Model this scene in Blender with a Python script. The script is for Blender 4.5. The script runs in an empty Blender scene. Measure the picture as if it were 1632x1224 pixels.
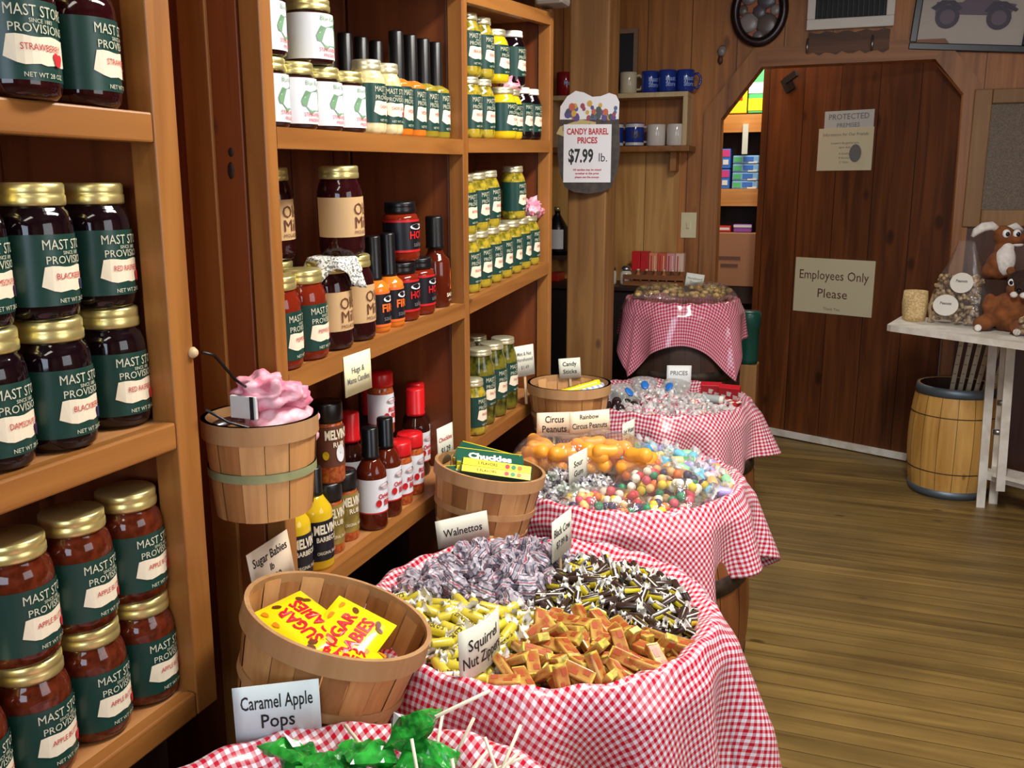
import bpy, math, random
from mathutils import Vector, Matrix, Euler, noise
PI=math.pi; R=math.radians
random.seed(7)
SC=bpy.context.scene
COL=SC.collection
# ---------------- camera, world, lamps, exposure ----------------
cam=bpy.data.cameras.new('camera'); camo=bpy.data.objects.new('camera',cam); COL.objects.link(camo)
cam.sensor_fit='HORIZONTAL'; cam.sensor_width=36.0; cam.lens=1500/1632*36.0; cam.clip_start=.02; cam.clip_end=60
camo.location=(0,0,1.3); camo.rotation_euler=(R(90-11.8),0,R(20.5))
SC.camera=camo
W=bpy.data.worlds.new('world'); SC.world=W; W.use_nodes=True
W.node_tree.nodes['Background'].inputs[0].default_value=(.80,.88,1,1)
W.node_tree.nodes['Background'].inputs[1].default_value=.30
SC.view_settings.view_transform='Standard'; SC.view_settings.look='None'; SC.view_settings.gamma=1
SC.view_settings.exposure=0.2; SC.view_settings.use_curve_mapping=False
def area(name,loc,rot,sx,sy,power,col=(1,.93,.82),spread=None):
    l=bpy.data.lights.new(name,'AREA'); l.shape='RECTANGLE'; l.size=sx; l.size_y=sy; l.energy=power; l.color=col
    if spread: l.spread=R(spread)
    o=bpy.data.objects.new(name,l); COL.objects.link(o); o.location=loc; o.rotation_euler=rot; return o
# two ceiling fluorescents over the aisle, a shop window behind the camera, lamp in the store room
area('aisle_lamp_light',(.10,1.75,2.35),(0,0,0),.28,1.15,52,(1,.955,.89))
area('rear_lamp_light',(.10,-.55,2.35),(0,0,0),.28,1.15,6)
area('window_light',(.35,-2.08,1.50),(R(90),0,0),1.7,1.2,34,(.68,.82,1))
area('side_window_light',(1.86,.9,1.55),(0,R(90),0),1.1,1.3,14,(.95,.97,1))
area('store_room_light',(-.55,5.15,2.30),(0,0,0),.5,.3,14,(1,.95,.85))

# ---------------- materials ----------------
def srgb(r,g,b):
    f=lambda c:(c/255/12.92) if c/255<=.04045 else ((c/255+.055)/1.055)**2.4
    return (f(r),f(g),f(b),1)
MATS={}
class NT:
    def __init__(s,name):
        s.m=bpy.data.materials.new(name); s.m.use_nodes=True; s.t=s.m.node_tree; s.b=s.t.nodes['Principled BSDF']; MATS[name]=s.m
    def n(s,typ,**k):
        x=s.t.nodes.new(typ)
        for a,v in k.items(): setattr(x,a,v)
        return x
    def l(s,a,b): s.t.links.new(a,b)
    def math(s,op,a,b=None,c=None):
        x=s.n('ShaderNodeMath',operation=op)
        for i,v in enumerate((a,b,c)):
            if v is None: continue
            if isinstance(v,(int,float)): x.inputs[i].default_value=v
            else: s.l(v,x.inputs[i])
        return x.outputs[0]
    def ramp(s,fac,pts,interp='LINEAR'):
        x=s.n('ShaderNodeValToRGB'); x.color_ramp.interpolation=interp; e=x.color_ramp.elements
        while len(e)<len(pts): e.new(.5)
        for i,(p,c) in enumerate(pts): e[i].position=p; e[i].color=c
        s.l(fac,x.inputs[0]); return x.outputs[0]
    def mix(s,fac,a,b,bt='MIX'):
        x=s.n('ShaderNodeMix',data_type='RGBA',blend_type=bt)
        for i,v in ((0,fac),(6,a),(7,b)):
            if isinstance(v,(int,float,tuple)): x.inputs[i].default_value=v
            else: s.l(v,x.inputs[i])
        return x.outputs[2]
    def bump(s,h,st=.3,d=.002):
        x=s.n('ShaderNodeBump'); x.inputs['Strength'].default_value=st; x.inputs['Distance'].default_value=d
        s.l(h,x.inputs['Height']); s.l(x.outputs[0],s.b.inputs['Normal'])
    def set(s,**k):
        for a,v in k.items(): s.b.inputs[a.replace('_',' ')].default_value=v
def flat(name,c,rough=.5,metal=0,**k):
    if name in MATS: return MATS[name]
    s=NT(name); s.set(Base_Color=c,Roughness=rough,Metallic=metal,**k); return s.m
def wood(name,dark,light,axis=2,board=None,baxis=0,rough=.5,knots=.5,gap=.02,scale=1.0,var=.35,stain=0.0,gapc=.25):
    s=NT(name); tc=s.n('ShaderNodeTexCoord'); sep=s.n('ShaderNodeSeparateXYZ'); s.l(tc.outputs['Object'],sep.inputs[0])
    P=tc.outputs['Object']
    if board:
        q=s.math('DIVIDE',sep.outputs[baxis],board); idx=s.math('FLOOR',q); fr=s.math('FRACT',q)
        wn=s.n('ShaderNodeTexWhiteNoise',noise_dimensions='1D'); s.l(idx,wn.inputs['W'])
        off=s.n('ShaderNodeVectorMath',operation='MULTIPLY_ADD'); cv=s.n('ShaderNodeCombineXYZ')
        s.l(wn.outputs[0],cv.inputs[axis]); cv.inputs[(axis+1)%3].default_value=0
        s.l(cv.outputs[0],off.inputs[0]); off.inputs[1].default_value=(7,7,7); s.l(P,off.inputs[2]); P=off.outputs[0]
    mp=s.n('ShaderNodeMapping'); sc=[26*scale]*3; sc[axis]=1.6*scale; mp.inputs['Scale'].default_value=sc; s.l(P,mp.inputs[0])
    nz=s.n('ShaderNodeTexNoise'); nz.inputs['Scale'].default_value=1; nz.inputs['Detail'].default_value=5; nz.inputs['Distortion'].default_value=.9
    s.l(mp.outputs[0],nz.inputs[0])
    mp2=s.n('ShaderNodeMapping'); sc=[5*scale]*3; sc[axis]=.7*scale; mp2.inputs['Scale'].default_value=sc; s.l(P,mp2.inputs[0])
    n2=s.n('ShaderNodeTexNoise'); n2.inputs['Scale'].default_value=1; n2.inputs['Detail'].default_value=2; s.l(mp2.outputs[0],n2.inputs[0])
    fac=s.math('ADD',s.math('MULTIPLY',nz.outputs[0],.6),s.math('MULTIPLY',n2.outputs[0],.4))
    c=s.ramp(fac,[(.34,dark),(.62,light)])
    if board:
        v=s.math('MULTIPLY_ADD',wn.outputs[0],var*2,1-var)
        hv=s.n('ShaderNodeHueSaturation'); s.l(v,hv.inputs['Value']); s.l(c,hv.inputs['Color']); c=hv.outputs[0]
        g=s.math('LESS_THAN',fr,gap); c=s.mix(g,c,tuple(x*gapc for x in dark[:3])+(1,))
    if knots:
        mp3=s.n('ShaderNodeMapping'); sc=[6.0]*3; sc[axis]=3.2; mp3.inputs['Scale'].default_value=sc; s.l(P,mp3.inputs[0])
        vo=s.n('ShaderNodeTexVoronoi'); vo.inputs['Scale'].default_value=1; s.l(mp3.outputs[0],vo.inputs[0])
        k=s.ramp(vo.outputs['Distance'],[(.0,(1,1,1,1)),(.10*knots+.03,(.75,.75,.75,1)),(.16*knots+.05,(0,0,0,1))])
        kk=s.math('MULTIPLY',k,.8); c=s.mix(kk,c,tuple(x*.22 for x in dark[:3])+(1,))
    if stain:
        ns=s.n('ShaderNodeTexNoise'); ns.inputs['Scale'].default_value=3; ns.inputs['Detail'].default_value=4; s.l(tc.outputs['Object'],ns.inputs[0])
        f=s.ramp(ns.outputs[0],[(.45,(0,0,0,1)),(.72,(stain,stain,stain,1))]); c=s.mix(f,c,tuple(x*.3 for x in dark[:3])+(1,))
    s.l(c,s.b.inputs['Base Color']); s.set(Roughness=rough); s.bump(nz.outputs[0],.25,.002); return s.m
def glossy(name,c,rough=.06,coat=.0,**k): return flat(name,c,rough,0,**k)
def noisy(name,c1,c2,scale=60,rough=.4,detail=3,pos=(.4,.6),bump=0,metal=0,**k):
    s=NT(name); tc=s.n('ShaderNodeTexCoord'); nz=s.n('ShaderNodeTexNoise'); nz.inputs['Scale'].default_value=scale; nz.inputs['Detail'].default_value=detail
    s.l(tc.outputs['Object'],nz.inputs[0]); c=s.ramp(nz.outputs[0],[(pos[0],c1),(pos[1],c2)]); s.l(c,s.b.inputs['Base Color']); s.set(Roughness=rough,Metallic=metal,**k)
    if bump: s.bump(nz.outputs[0],bump,.003)
    return s.m
def film(name,tint=(1,1,1,1),opac=.12,rough=.08,gl=.35):
    # clear cellophane: mostly see-through with crinkled glints
    s=NT(name); out=s.t.nodes['Material Output']; s.t.nodes.remove(s.b)
    tr=s.n('ShaderNodeBsdfTransparent'); tr.inputs[0].default_value=tint
    gs=s.n('ShaderNodeBsdfGlossy'); gs.inputs['Roughness'].default_value=rough
    df=s.n('ShaderNodeBsdfDiffuse'); df.inputs[0].default_value=(.85,.85,.83,1)
    tc=s.n('ShaderNodeTexCoord'); nz=s.n('ShaderNodeTexNoise'); nz.inputs['Scale'].default_value=55; nz.inputs['Detail'].default_value=3; s.l(tc.outputs['Object'],nz.inputs[0])
    bp=s.n('ShaderNodeBump'); bp.inputs['Strength'].default_value=.8; bp.inputs['Distance'].default_value=.006; s.l(nz.outputs[0],bp.inputs['Height'])
    s.l(bp.outputs[0],gs.inputs['Normal'])
    m1=s.n('ShaderNodeMixShader'); m1.inputs[0].default_value=opac; s.l(tr.outputs[0],m1.inputs[1]); s.l(df.outputs[0],m1.inputs[2])
    fr=s.n('ShaderNodeFresnel'); fr.inputs[0].default_value=1.45; s.l(bp.outputs[0],fr.inputs['Normal'])
    f=s.math('MULTIPLY_ADD',fr.outputs[0],gl,.05)
    m2=s.n('ShaderNodeMixShader'); s.l(f,m2.inputs[0]); s.l(m1.outputs[0],m2.inputs[1]); s.l(gs.outputs[0],m2.inputs[2])
    s.l(m2.outputs[0],out.inputs[0]); return s.m
def gingham(name,period,red,white,rough=.28,rot=0):
    s=NT(name); uv=s.n('ShaderNodeUVMap'); mp=s.n('ShaderNodeMapping'); mp.inputs['Scale'].default_value=(1/period,)*3; mp.inputs['Rotation'].default_value=(0,0,rot)
    s.l(uv.outputs[0],mp.inputs[0]); sep=s.n('ShaderNodeSeparateXYZ'); s.l(mp.outputs[0],sep.inputs[0])
    a=s.math('LESS_THAN',s.math('FRACT',sep.outputs[0]),.5); b=s.math('LESS_THAN',s.math('FRACT',sep.outputs[1]),.5)
    f=s.math('MULTIPLY',s.math('ADD',a,b),.5)
    mid=tuple(red[i]*.66+white[i]*.34 for i in range(3))+(1,)
    c=s.ramp(f,[(0,white),(.3,mid),(.8,red)],'CONSTANT'); s.l(c,s.b.inputs['Base Color']); s.set(Roughness=rough); return s.m
def stripes(name,cols,scale,axis=2,rough=.35,dist=0.0):
    # cols: list of (pos,colour), CONSTANT; bands along an object axis
    s=NT(name); tc=s.n('ShaderNodeTexCoord'); sep=s.n('ShaderNodeSeparateXYZ'); s.l(tc.outputs['Object'],sep.inputs[0])
    v=s.math('MULTIPLY',sep.outputs[axis],scale)
    if dist:
        nz=s.n('ShaderNodeTexNoise'); nz.inputs['Scale'].default_value=60; s.l(tc.outputs['Object'],nz.inputs[0]); v=s.math('MULTIPLY_ADD',nz.outputs[0],dist,v)
    c=s.ramp(s.math('FRACT',v),cols,'CONSTANT'); s.l(c,s.b.inputs['Base Color']); s.set(Roughness=rough); return s.m

FRONT=wood('shelf_front_pine',srgb(126,75,30),srgb(163,107,50),axis=1,rough=.4,knots=.15)
POSTW=wood('shelf_post_pine',srgb(126,75,30),srgb(163,107,50),axis=2,rough=.4,knots=.15)
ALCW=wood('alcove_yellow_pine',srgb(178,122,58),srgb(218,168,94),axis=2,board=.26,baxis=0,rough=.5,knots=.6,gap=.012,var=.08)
SIDEW=wood('shelf_side_panel',srgb(98,46,19),srgb(138,72,32),axis=2,rough=.45,knots=.2,scale=.8)
BACKW=wood('shelf_back_boards',srgb(82,38,17),srgb(132,68,32),axis=2,board=.17,baxis=1,rough=.5,knots=.25,gap=.03)
SHELFTOP=wood('shelf_board',srgb(150,92,48),srgb(196,140,86),axis=1,rough=.5,knots=.1,stain=.3)
WALLW=wood('wall_knotty_pine',srgb(138,80,30),srgb(192,124,54),axis=2,board=.21,baxis=0,rough=.5,knots=.55,gap=.018,var=.14)
LWALLW=wood('left_wall_boards',srgb(70,38,20),srgb(110,62,32),axis=2,board=.18,baxis=1,rough=.6,knots=.4)
DOORW=wood('door_boards',srgb(70,35,15),srgb(126,69,30),axis=2,board=.19,baxis=0,rough=.45,knots=.6,gap=.02,var=.25)
TRIMW=wood('door_casing_pine',srgb(128,78,34),srgb(176,116,58),axis=2,rough=.5,knots=.35)
TRIMH=wood('lintel_pine',srgb(128,76,32),srgb(172,110,52),axis=0,rough=.5,knots=.35)
FLOORW=wood('floor_boards',srgb(98,77,38),srgb(146,118,63),axis=0,board=.075,baxis=1,rough=.42,knots=.22,gap=.03,var=.14,stain=.35,gapc=.15)
PALEW=wood('pale_pine',srgb(190,160,112),srgb(222,196,150),axis=2,rough=.5,knots=0)
POSTB=wood('rough_post',srgb(122,82,40),srgb(160,114,62),axis=2,rough=.65,knots=.25)
STAVE=wood('barrel_staves',srgb(84,46,22),srgb(134,80,40),axis=2,rough=.5,knots=.1)
KEGW=wood('keg_staves',srgb(182,130,58),srgb(220,172,94),axis=2,rough=.5,knots=.12)
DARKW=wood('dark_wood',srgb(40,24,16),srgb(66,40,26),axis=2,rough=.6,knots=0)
BASK=[wood('basket_slat_light',srgb(184,130,76),srgb(212,162,106),axis=2,rough=.55,knots=0,scale=1.6),
      wood('basket_slat_tan',srgb(166,110,58),srgb(198,144,86),axis=2,rough=.55,knots=0,scale=1.6),
      wood('basket_slat_brown',srgb(134,82,40),srgb(172,118,66),axis=2,rough=.55,knots=0,scale=1.6)]
BRIM=wood('basket_band',srgb(214,164,106),srgb(236,192,138),axis=2,rough=.5,knots=0)
GREENB=wood('green_stained_band',srgb(176,184,132),srgb(204,208,160),axis=0,rough=.6,knots=0)
DIVW=wood('divider_wood',srgb(70,56,42),srgb(110,92,72),axis=0,rough=.7,knots=0)
CLOTH=gingham('red_gingham_vinyl',.0118,srgb(196,12,46),srgb(236,234,244))
CLOTHP=gingham('pink_gingham_vinyl',.0125,srgb(190,30,72),srgb(232,196,208),rough=.12)
WHITE=flat('white_paint',srgb(232,228,216),.5)
OLDWHITE=noisy('worn_white_paint',srgb(212,206,192),srgb(234,230,220),14,.55)
CARD=flat('card_cream',srgb(218,218,200),.6); CARDW=flat('card_white',srgb(226,228,226),.5); CARDB=flat('card_cool_white',srgb(210,224,228),.45)
INK=flat('black_ink',srgb(24,24,26),.6); REDINK=flat('red_ink',srgb(190,30,40),.6); BROWNINK=flat('brown_ink',srgb(96,50,46),.6); GREYINK=flat('grey_ink',srgb(110,112,110),.6)
GOLD=flat('gold_lid',srgb(226,212,140),.32,.8); GOLD2=flat('pale_gold_lid',srgb(234,228,190),.34,.75)
BLACK=flat('black_plastic',srgb(14,14,16),.3); SILV=flat('steel',srgb(170,174,178),.35,1)
HOOPM=noisy('dark_iron_hoop',srgb(44,34,28),srgb(72,58,46),25,.55,metal=.4); GALV=flat('galvanised_band',srgb(108,122,134),.45,.6)
JAM=glossy('dark_jam',srgb(42,10,14)); JAMB=glossy('black_jam',srgb(20,8,14)); APPLE=noisy('apple_butter',srgb(74,26,12),srgb(96,38,20),90,.07)
REDSAUCE=glossy('red_sauce',srgb(120,34,16)); BBQS=glossy('barbecue_sauce',srgb(84,26,12)); DKBBQ=glossy('dark_sauce',srgb(46,16,10)); MUST=glossy('mustard',srgb(214,178,32))
ORNG=glossy('orange_dressing',srgb(214,120,36)); OLIVE=glossy('olive_dressing',srgb(150,134,40)); YELL=glossy('yellow_relish',srgb(224,190,30))
PICK=noisy('pickles',srgb(92,90,20),srgb(178,156,48),55,.07,detail=2); PICKD=noisy('dark_pickles',srgb(44,50,16),srgb(112,106,36),40,.07,detail=2)
LIDK=0; SPICE=noisy('spice_rub',srgb(150,66,28),srgb(188,96,46),140,.12); GREENL=flat('green_label',srgb(22,62,54),.35); CREAML=flat('cream_label',srgb(238,226,198),.45); LTXT=flat('label_lettering',srgb(206,206,180),.5)
WLAB=flat('white_label',srgb(226,228,232),.4); TANL=flat('tan_label',srgb(200,164,116),.6); BLKL=flat('black_label',srgb(20,20,28),.35); REDL=flat('red_label',srgb(196,28,34),.4); REDP=flat('red_plastic',srgb(206,24,30),.3)
BRNL=flat('brown_label',srgb(98,54,38),.45); GRNPIC=flat('green_picture',srgb(108,148,112),.5); ORL=flat('orange_lettering',srgb(232,108,40),.45); BERRY=flat('red_berry',srgb(208,44,52),.4); PLUM=flat('plum_print',srgb(70,30,72),.4); BLUEB=flat('blue_berry',srgb(44,42,92),.4)
KNOT=flat('dark_knot',srgb(34,18,12),.6); PINKC=noisy('pink_fabric',srgb(226,120,146),srgb(246,190,202),50,.7); LACE=noisy('lace_fabric',srgb(120,120,112),srgb(236,234,226),260,.8,detail=1,pos=(.45,.5))
FILM=film('cellophane',(1,1,1,1),.05,.06,.5); FILMW=film('cloudy_cellophane',(1,1,1,1),.32,.12,.4)
GREYBOX=flat('grey_plastic',srgb(120,112,104),.5)

# ---------------- mesh helpers ----------------
class MB:
    def __init__(s,off=(0,0,0)): s.v=[];s.f=[];s.mi=[];s.sm=[];s.mats=[];s.off=Vector(off);s.uv=[];s.hasuv=False
    def mat(s,m):
        if m not in s.mats: s.mats.append(m)
        return s.mats.index(m)
    def add(s,vs,fs,m,smooth=False,M=None,uvs=None):
        b=len(s.v); i=s.mat(m)
        s.v+=[((M@Vector(p)) if M else Vector(p))-s.off for p in vs]
        s.uv+= uvs if uvs else [(0,0)]*len(vs)
        if uvs: s.hasuv=True
        for f in fs: s.f.append([b+k for k in f]); s.mi.append(i); s.sm.append(smooth)
        return s
    def box(s,c,d,m,M=None,bev=0):
        x,y,z=c; a,b,h=d[0]/2,d[1]/2,d[2]/2
        if bev:
            e=min(bev,a*.45,b*.45,h*.45)
            import bmesh
            bm=bmesh.new(); bmesh.ops.create_cube(bm,size=1); bmesh.ops.scale(bm,vec=(2*a,2*b,2*h),verts=bm.verts)
            bmesh.ops.bevel(bm,geom=bm.edges[:],offset=e,segments=2,affect='EDGES',profile=.5)
            bm.verts.ensure_lookup_table(); bm.verts.index_update()
            vs=[(v.co.x+x,v.co.y+y,v.co.z+z) for v in bm.verts]; fs=[[v.index for v in f.verts] for f in bm.faces]; bm.free()
            return s.add(vs,fs,m,False,M)
        vs=[(x+i*a,y+j*b,z+k*h) for i in(-1,1) for j in(-1,1) for k in(-1,1)]
        return s.add(vs,[(0,1,3,2),(4,6,7,5),(0,4,5,1),(2,3,7,6),(0,2,6,4),(1,5,7,3)],m,False,M)
    def hexa(s,p,m,M=None):  # 8 corner points: bottom 4 ccw, top 4 ccw
        return s.add(p,[(3,2,1,0),(4,5,6,7),(0,1,5,4),(1,2,6,5),(2,3,7,6),(3,0,4,7)],m,False,M)
    def beam(s,a,b,w,h,m,up=(0,0,1)):  # rectangular bar a->b
        a=Vector(a);b=Vector(b);d=(b-a).normalized();u=Vector(up);sd=d.cross(u)
        if sd.length<1e-4: sd=d.cross(Vector((1,0,0)))
        sd.normalize();u=sd.cross(d);sd*=w/2;u*=h/2
        return s.hexa([a-sd-u,a+sd-u,b+sd-u,b-sd-u,a-sd+u,a+sd+u,b+sd+u,b-sd+u],m)
    def lathe(s,prof,n,m,M=None,a0=0,a1=2*PI,smooth=True,rfun=None):
        full=abs(a1-a0-2*PI)<1e-6; k=n if full else n+1; vs=[];fs=[];rows=[]
        for r,z in prof:
            if r<1e-6: rows.append([len(vs)]); vs.append((0,0,z)); continue
            row=[]
            for i in range(k):
                a=a0+(a1-a0)*i/n; q=r*(rfun(a,z) if rfun else 1); row.append(len(vs)); vs.append((q*math.cos(a),q*math.sin(a),z))
            rows.append(row)
        for r0,r1 in zip(rows,rows[1:]):
            for i in range(n):
                j=(i+1)%k
                if len(r0)==1 and len(r1)==1: continue
                if len(r0)==1: fs.append((r0[0],r1[j],r1[i]))
                elif len(r1)==1: fs.append((r0[i],r0[j],r1[0]))
                else: fs.append((r0[i],r0[j],r1[j],r1[i]))
        return s.add(vs,fs,m,smooth,M)
    def tube(s,pts,r,m,n=8,M=None,closed=False):
        pts=[Vector(p) for p in pts]; N=len(pts); vs=[];fs=[]; rr=r if isinstance(r,(list,tuple)) else [r]*N
        u=None
        for i,p in enumerate(pts):
            t=(pts[(i+1)%N]-pts[i-1]) if closed else (pts[min(i+1,N-1)]-pts[max(i-1,0)])
            t.normalize()
            if u is None: u=t.orthogonal()
            u=(u-t*u.dot(t)); u=u.normalized() if u.length>1e-6 else t.orthogonal().normalized()
            w=t.cross(u)
            for k in range(n):
                a=2*PI*k/n; vs.append(p+(u*math.cos(a)+w*math.sin(a))*rr[i])
        for i in range(N if closed else N-1):
            for k in range(n):
                a=i*n+k;b=i*n+(k+1)%n;c=((i+1)%N)*n+(k+1)%n;d=((i+1)%N)*n+k; fs.append((a,b,c,d))
        if not closed: fs.append(list(range(n))[::-1]); fs.append([(N-1)*n+k for k in range(n)])
        return s.add(vs,fs,m,True,M)
    def grid(s,fn,nu,nv,m,smooth=True,M=None,uvf=None,closeu=False):
        vs=[];uv=[];fs=[]
        for i in range(nu+1):
            for j in range(nv+1):
                vs.append(fn(i/nu,j/nv)); uv.append(uvf(i/nu,j/nv) if uvf else (0,0))
        for i in range(nu):
            for j in range(nv):
                a=i*(nv+1)+j; fs.append((a,a+nv+1,a+nv+2,a+1))
        return s.add(vs,fs,m,smooth,M,uv if uvf else None)
    def prism(s,poly,t0,t1,m,M=None):  # polygon in local XY, extruded t0..t1 in Z
        n=len(poly); vs=[(x,y,t0) for x,y in poly]+[(x,y,t1) for x,y in poly]
        fs=[list(range(n))[::-1],list(range(n,2*n))]+[(i,(i+1)%n,n+(i+1)%n,n+i) for i in range(n)]
        return s.add(vs,fs,m,False,M)
    def ball(s,c,rad,m,sub=2,amp=0,freq=30,seed=0,M=None,smooth=True):
        import bmesh
        bm=bmesh.new(); bmesh.ops.create_icosphere(bm,subdivisions=sub,radius=1); vs=[]
        rad=(rad,)*3 if isinstance(rad,(int,float)) else rad
        for v in bm.verts:
            p=v.co; k=1+amp*(noise.noise(Vector((p.x,p.y,p.z))*freq*.1+Vector((seed*3.1,seed*1.7,seed)))) if amp else 1
            vs.append((c[0]+p.x*rad[0]*k,c[1]+p.y*rad[1]*k,c[2]+p.z*rad[2]*k))
        bm.verts.index_update(); fs=[[v.index for v in f.verts] for f in bm.faces]; bm.free()
        return s.add(vs,fs,m,smooth,M)
    def text(s,t,h,m,fn,w=None,align='C',bold=0):  # fn maps (x,y) to a point; h = cap height, w = largest width
        vs,fs,(x0,x1)=glyphs(t,bold); k=h; kx=k
        if w and (x1-x0)*kx>w: kx=w/(x1-x0)
        ox=(x0+x1)/2 if align=='C' else x0
        return s.add([fn((x-ox)*kx,(y-.5)*k) for x,y in vs],fs,m)
    def build(s,name,parent=None):
        me=bpy.data.meshes.new(name); me.from_pydata([tuple(v) for v in s.v],[],s.f)
        for m in s.mats: me.materials.append(m)
        me.polygons.foreach_set('material_index',s.mi); me.polygons.foreach_set('use_smooth',s.sm)
        if s.hasuv:
            ul=me.uv_layers.new(name='UVMap')
            for l in me.loops: ul.data[l.index].uv=s.uv[l.vertex_index]
        me.update(); o=bpy.data.objects.new(name,me); COL.objects.link(o)
        if parent: o.parent=parent
        return o
_G={}
def glyphs(t,bold=0):
    k=(t,bold)
    if k in _G: return _G[k]
    cu=bpy.data.curves.new('t','FONT'); cu.body=t; cu.size=1; cu.resolution_u=2; cu.offset=bold
    o=bpy.data.objects.new('t',cu); me=bpy.data.meshes.new_from_object(o)
    sc=1/.70
    vs=[(v.co.x*sc,v.co.y*sc) for v in me.vertices]; fs=[list(p.vertices) for p in me.polygons]
    bpy.data.objects.remove(o); bpy.data.curves.remove(cu); bpy.data.meshes.remove(me)
    xs=[v[0] for v in vs] or [0]; _G[k]=(vs,fs,(min(xs),max(xs))); return _G[k]
def thing(name,label,cat,loc=(0,0,0),rot=(0,0,0),group=None):
    o=bpy.data.objects.new(name,None); COL.objects.link(o); o.location=loc; o.rotation_euler=rot; o.empty_display_size=.02
    return tag(o,label,cat,group)
def tag(o,label,cat,group=None):
    o['label']=label; o['category']=cat
    if group: o['group']=group
    return o
def struct(o,label=None):
    o['kind']='structure'
    if label: o['label']=label
    return o
def dup(src,loc,rot=None,label=None,group=None,scale=None):
    r=src.copy(); COL.objects.link(r); r.location=loc
    if rot is not None: r.rotation_euler=rot
    if scale: r.scale=(scale,)*3 if isinstance(scale,(int,float)) else scale
    if label: r['label']=label
    if group: r['group']=group
    for ch in src.children:
        c=ch.copy(); COL.objects.link(c); c.parent=r
        for g in ch.children:
            d=g.copy(); COL.objects.link(d); d.parent=c
    return r
USED={}
def place(src,loc,rot=None,label=None,group=None,scale=None):
    if src.name not in USED:
        USED[src.name]=1; src.location=loc
        if rot is not None: src.rotation_euler=rot
        if scale: src.scale=(scale,)*3 if isinstance(scale,(int,float)) else scale
        if label: src['label']=label
        if group: src['group']=group
        return src
    return dup(src,loc,rot,label,group,scale)
def plane(o,xd,ud):  # map (x,y) on a plane with origin o
    o=Vector(o);xd=Vector(xd).normalized();ud=Vector(ud).normalized()
    return lambda x,y:o+xd*x+ud*y
def cyl(Rr,zc,ac=0): return lambda x,y:(Rr*math.cos(ac+x/Rr),Rr*math.sin(ac+x/Rr),zc+y)
# ---------------- room shell ----------------
YB=4.65
b=MB(); b.box((.14,1.95,-.05),(3.6,8.2,.1),FLOORW); struct(b.build('floor'))
CEILM=wood('ceiling_boards',srgb(96,60,32),srgb(128,84,48),axis=1,board=.14,baxis=0,rough=.6,knots=.2)
b=MB(); b.box((.14,1.95,2.46),(3.6,8.2,.06),CEILM); struct(b.build('ceiling'))
b=MB(); b.box((-1.66,1.95,1.215),(.08,8.2,2.43),LWALLW); struct(b.build('wall_left'))
# right wall and rear wall, each with a window opening
RW=wood('side_wall_boards',srgb(120,72,32),srgb(160,104,52),axis=2,board=.2,baxis=1,rough=.5,knots=.4)
def wall_open(b,c0,c1,z0,z1,a0,a1,h,put,m):
    for (u0,u1,v0,v1) in ((a0,c0,0,h),(c1,a1,0,h),(c0,c1,0,z0),(c0,c1,z1,h)): put(b,u0,u1,v0,v1,m)
b=MB(); wall_open(b,.2,1.6,.95,2.15,-2.15,YB,2.43,lambda b,u0,u1,v0,v1,m:b.box((1.94,(u0+u1)/2,(v0+v1)/2),(.08,u1-u0,v1-v0),m),RW); struct(b.build('wall_right'))
b=MB(); wall_open(b,-.55,1.25,.85,2.15,-1.62,1.9,2.43,lambda b,u0,u1,v0,v1,m:b.box(((u0+u1)/2,-2.14,(v0+v1)/2),(u1-u0,.08,v1-v0),m),WALLW); struct(b.build('wall_rear'))
PANE=film('window_pane',opac=.02,rough=.02,gl=.5)
def window(name,f,a0,a1,z0,z1):
    b=MB()
    def bar(u0,u1,v0,v1): 
        p=f((u0+u1)/2,(v0+v1)/2); q=f(u1,v1)-f(u0,v0); b.box(p,(max(abs(q.x),.05),max(abs(q.y),.05),abs(q.z)),WHITE)
    for u in (a0+.025,(a0+a1)/2,a1-.025): bar(u-.025,u+.025,z0,z1)
    for v in (z0+.025,(z0+z1)/2,z1-.025): bar(a0,a1,v-.025,v+.025)
    o=struct(b.build(name)); b=MB(); p=f(a0,z0);q=f(a1,z0);r=f(a1,z1);s=f(a0,z1); b.add([p,q,r,s],[(0,1,2,3)],PANE); b.build('pane',o)
window('window_1',lambda u,v:Vector((u,-2.14,v)),-.55,1.25,.85,2.15)
window('window_2',lambda u,v:Vector((1.94,u,v)),.2,1.6,.95,2.15)
# back wall with the clipped-corner doorway
OP=[(-.675,0),(-.685,1.614),(-.51,1.841),(.218,1.842),(.342,1.694),(.362,0)]
b=MB()
def wp(poly,m=WALLW,y0=YB,y1=YB+.08,bb=None):
    bb=bb or b; n=len(poly); vs=[(x,y0,z) for x,z in poly]+[(x,y1,z) for x,z in poly]
    bb.add(vs,[list(range(n)),list(range(n,2*n))[::-1]]+[((i+1)%n,i,n+i,n+(i+1)%n) for i in range(n)],m)
wp([(-1.62,0),OP[0],OP[1],(-1.62,1.614)]); wp([(-1.62,1.614),OP[1],OP[2],(-.51,2.43),(-1.62,2.43)])
wp([OP[2],OP[3],(.218,2.43),(-.51,2.43)]); wp([OP[3],OP[4],(1.9,1.694),(1.9,2.43),(.218,2.43)]); wp([OP[4],OP[5],(1.9,0),(1.9,1.694)])
struct(b.build('wall_back'))
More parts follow.
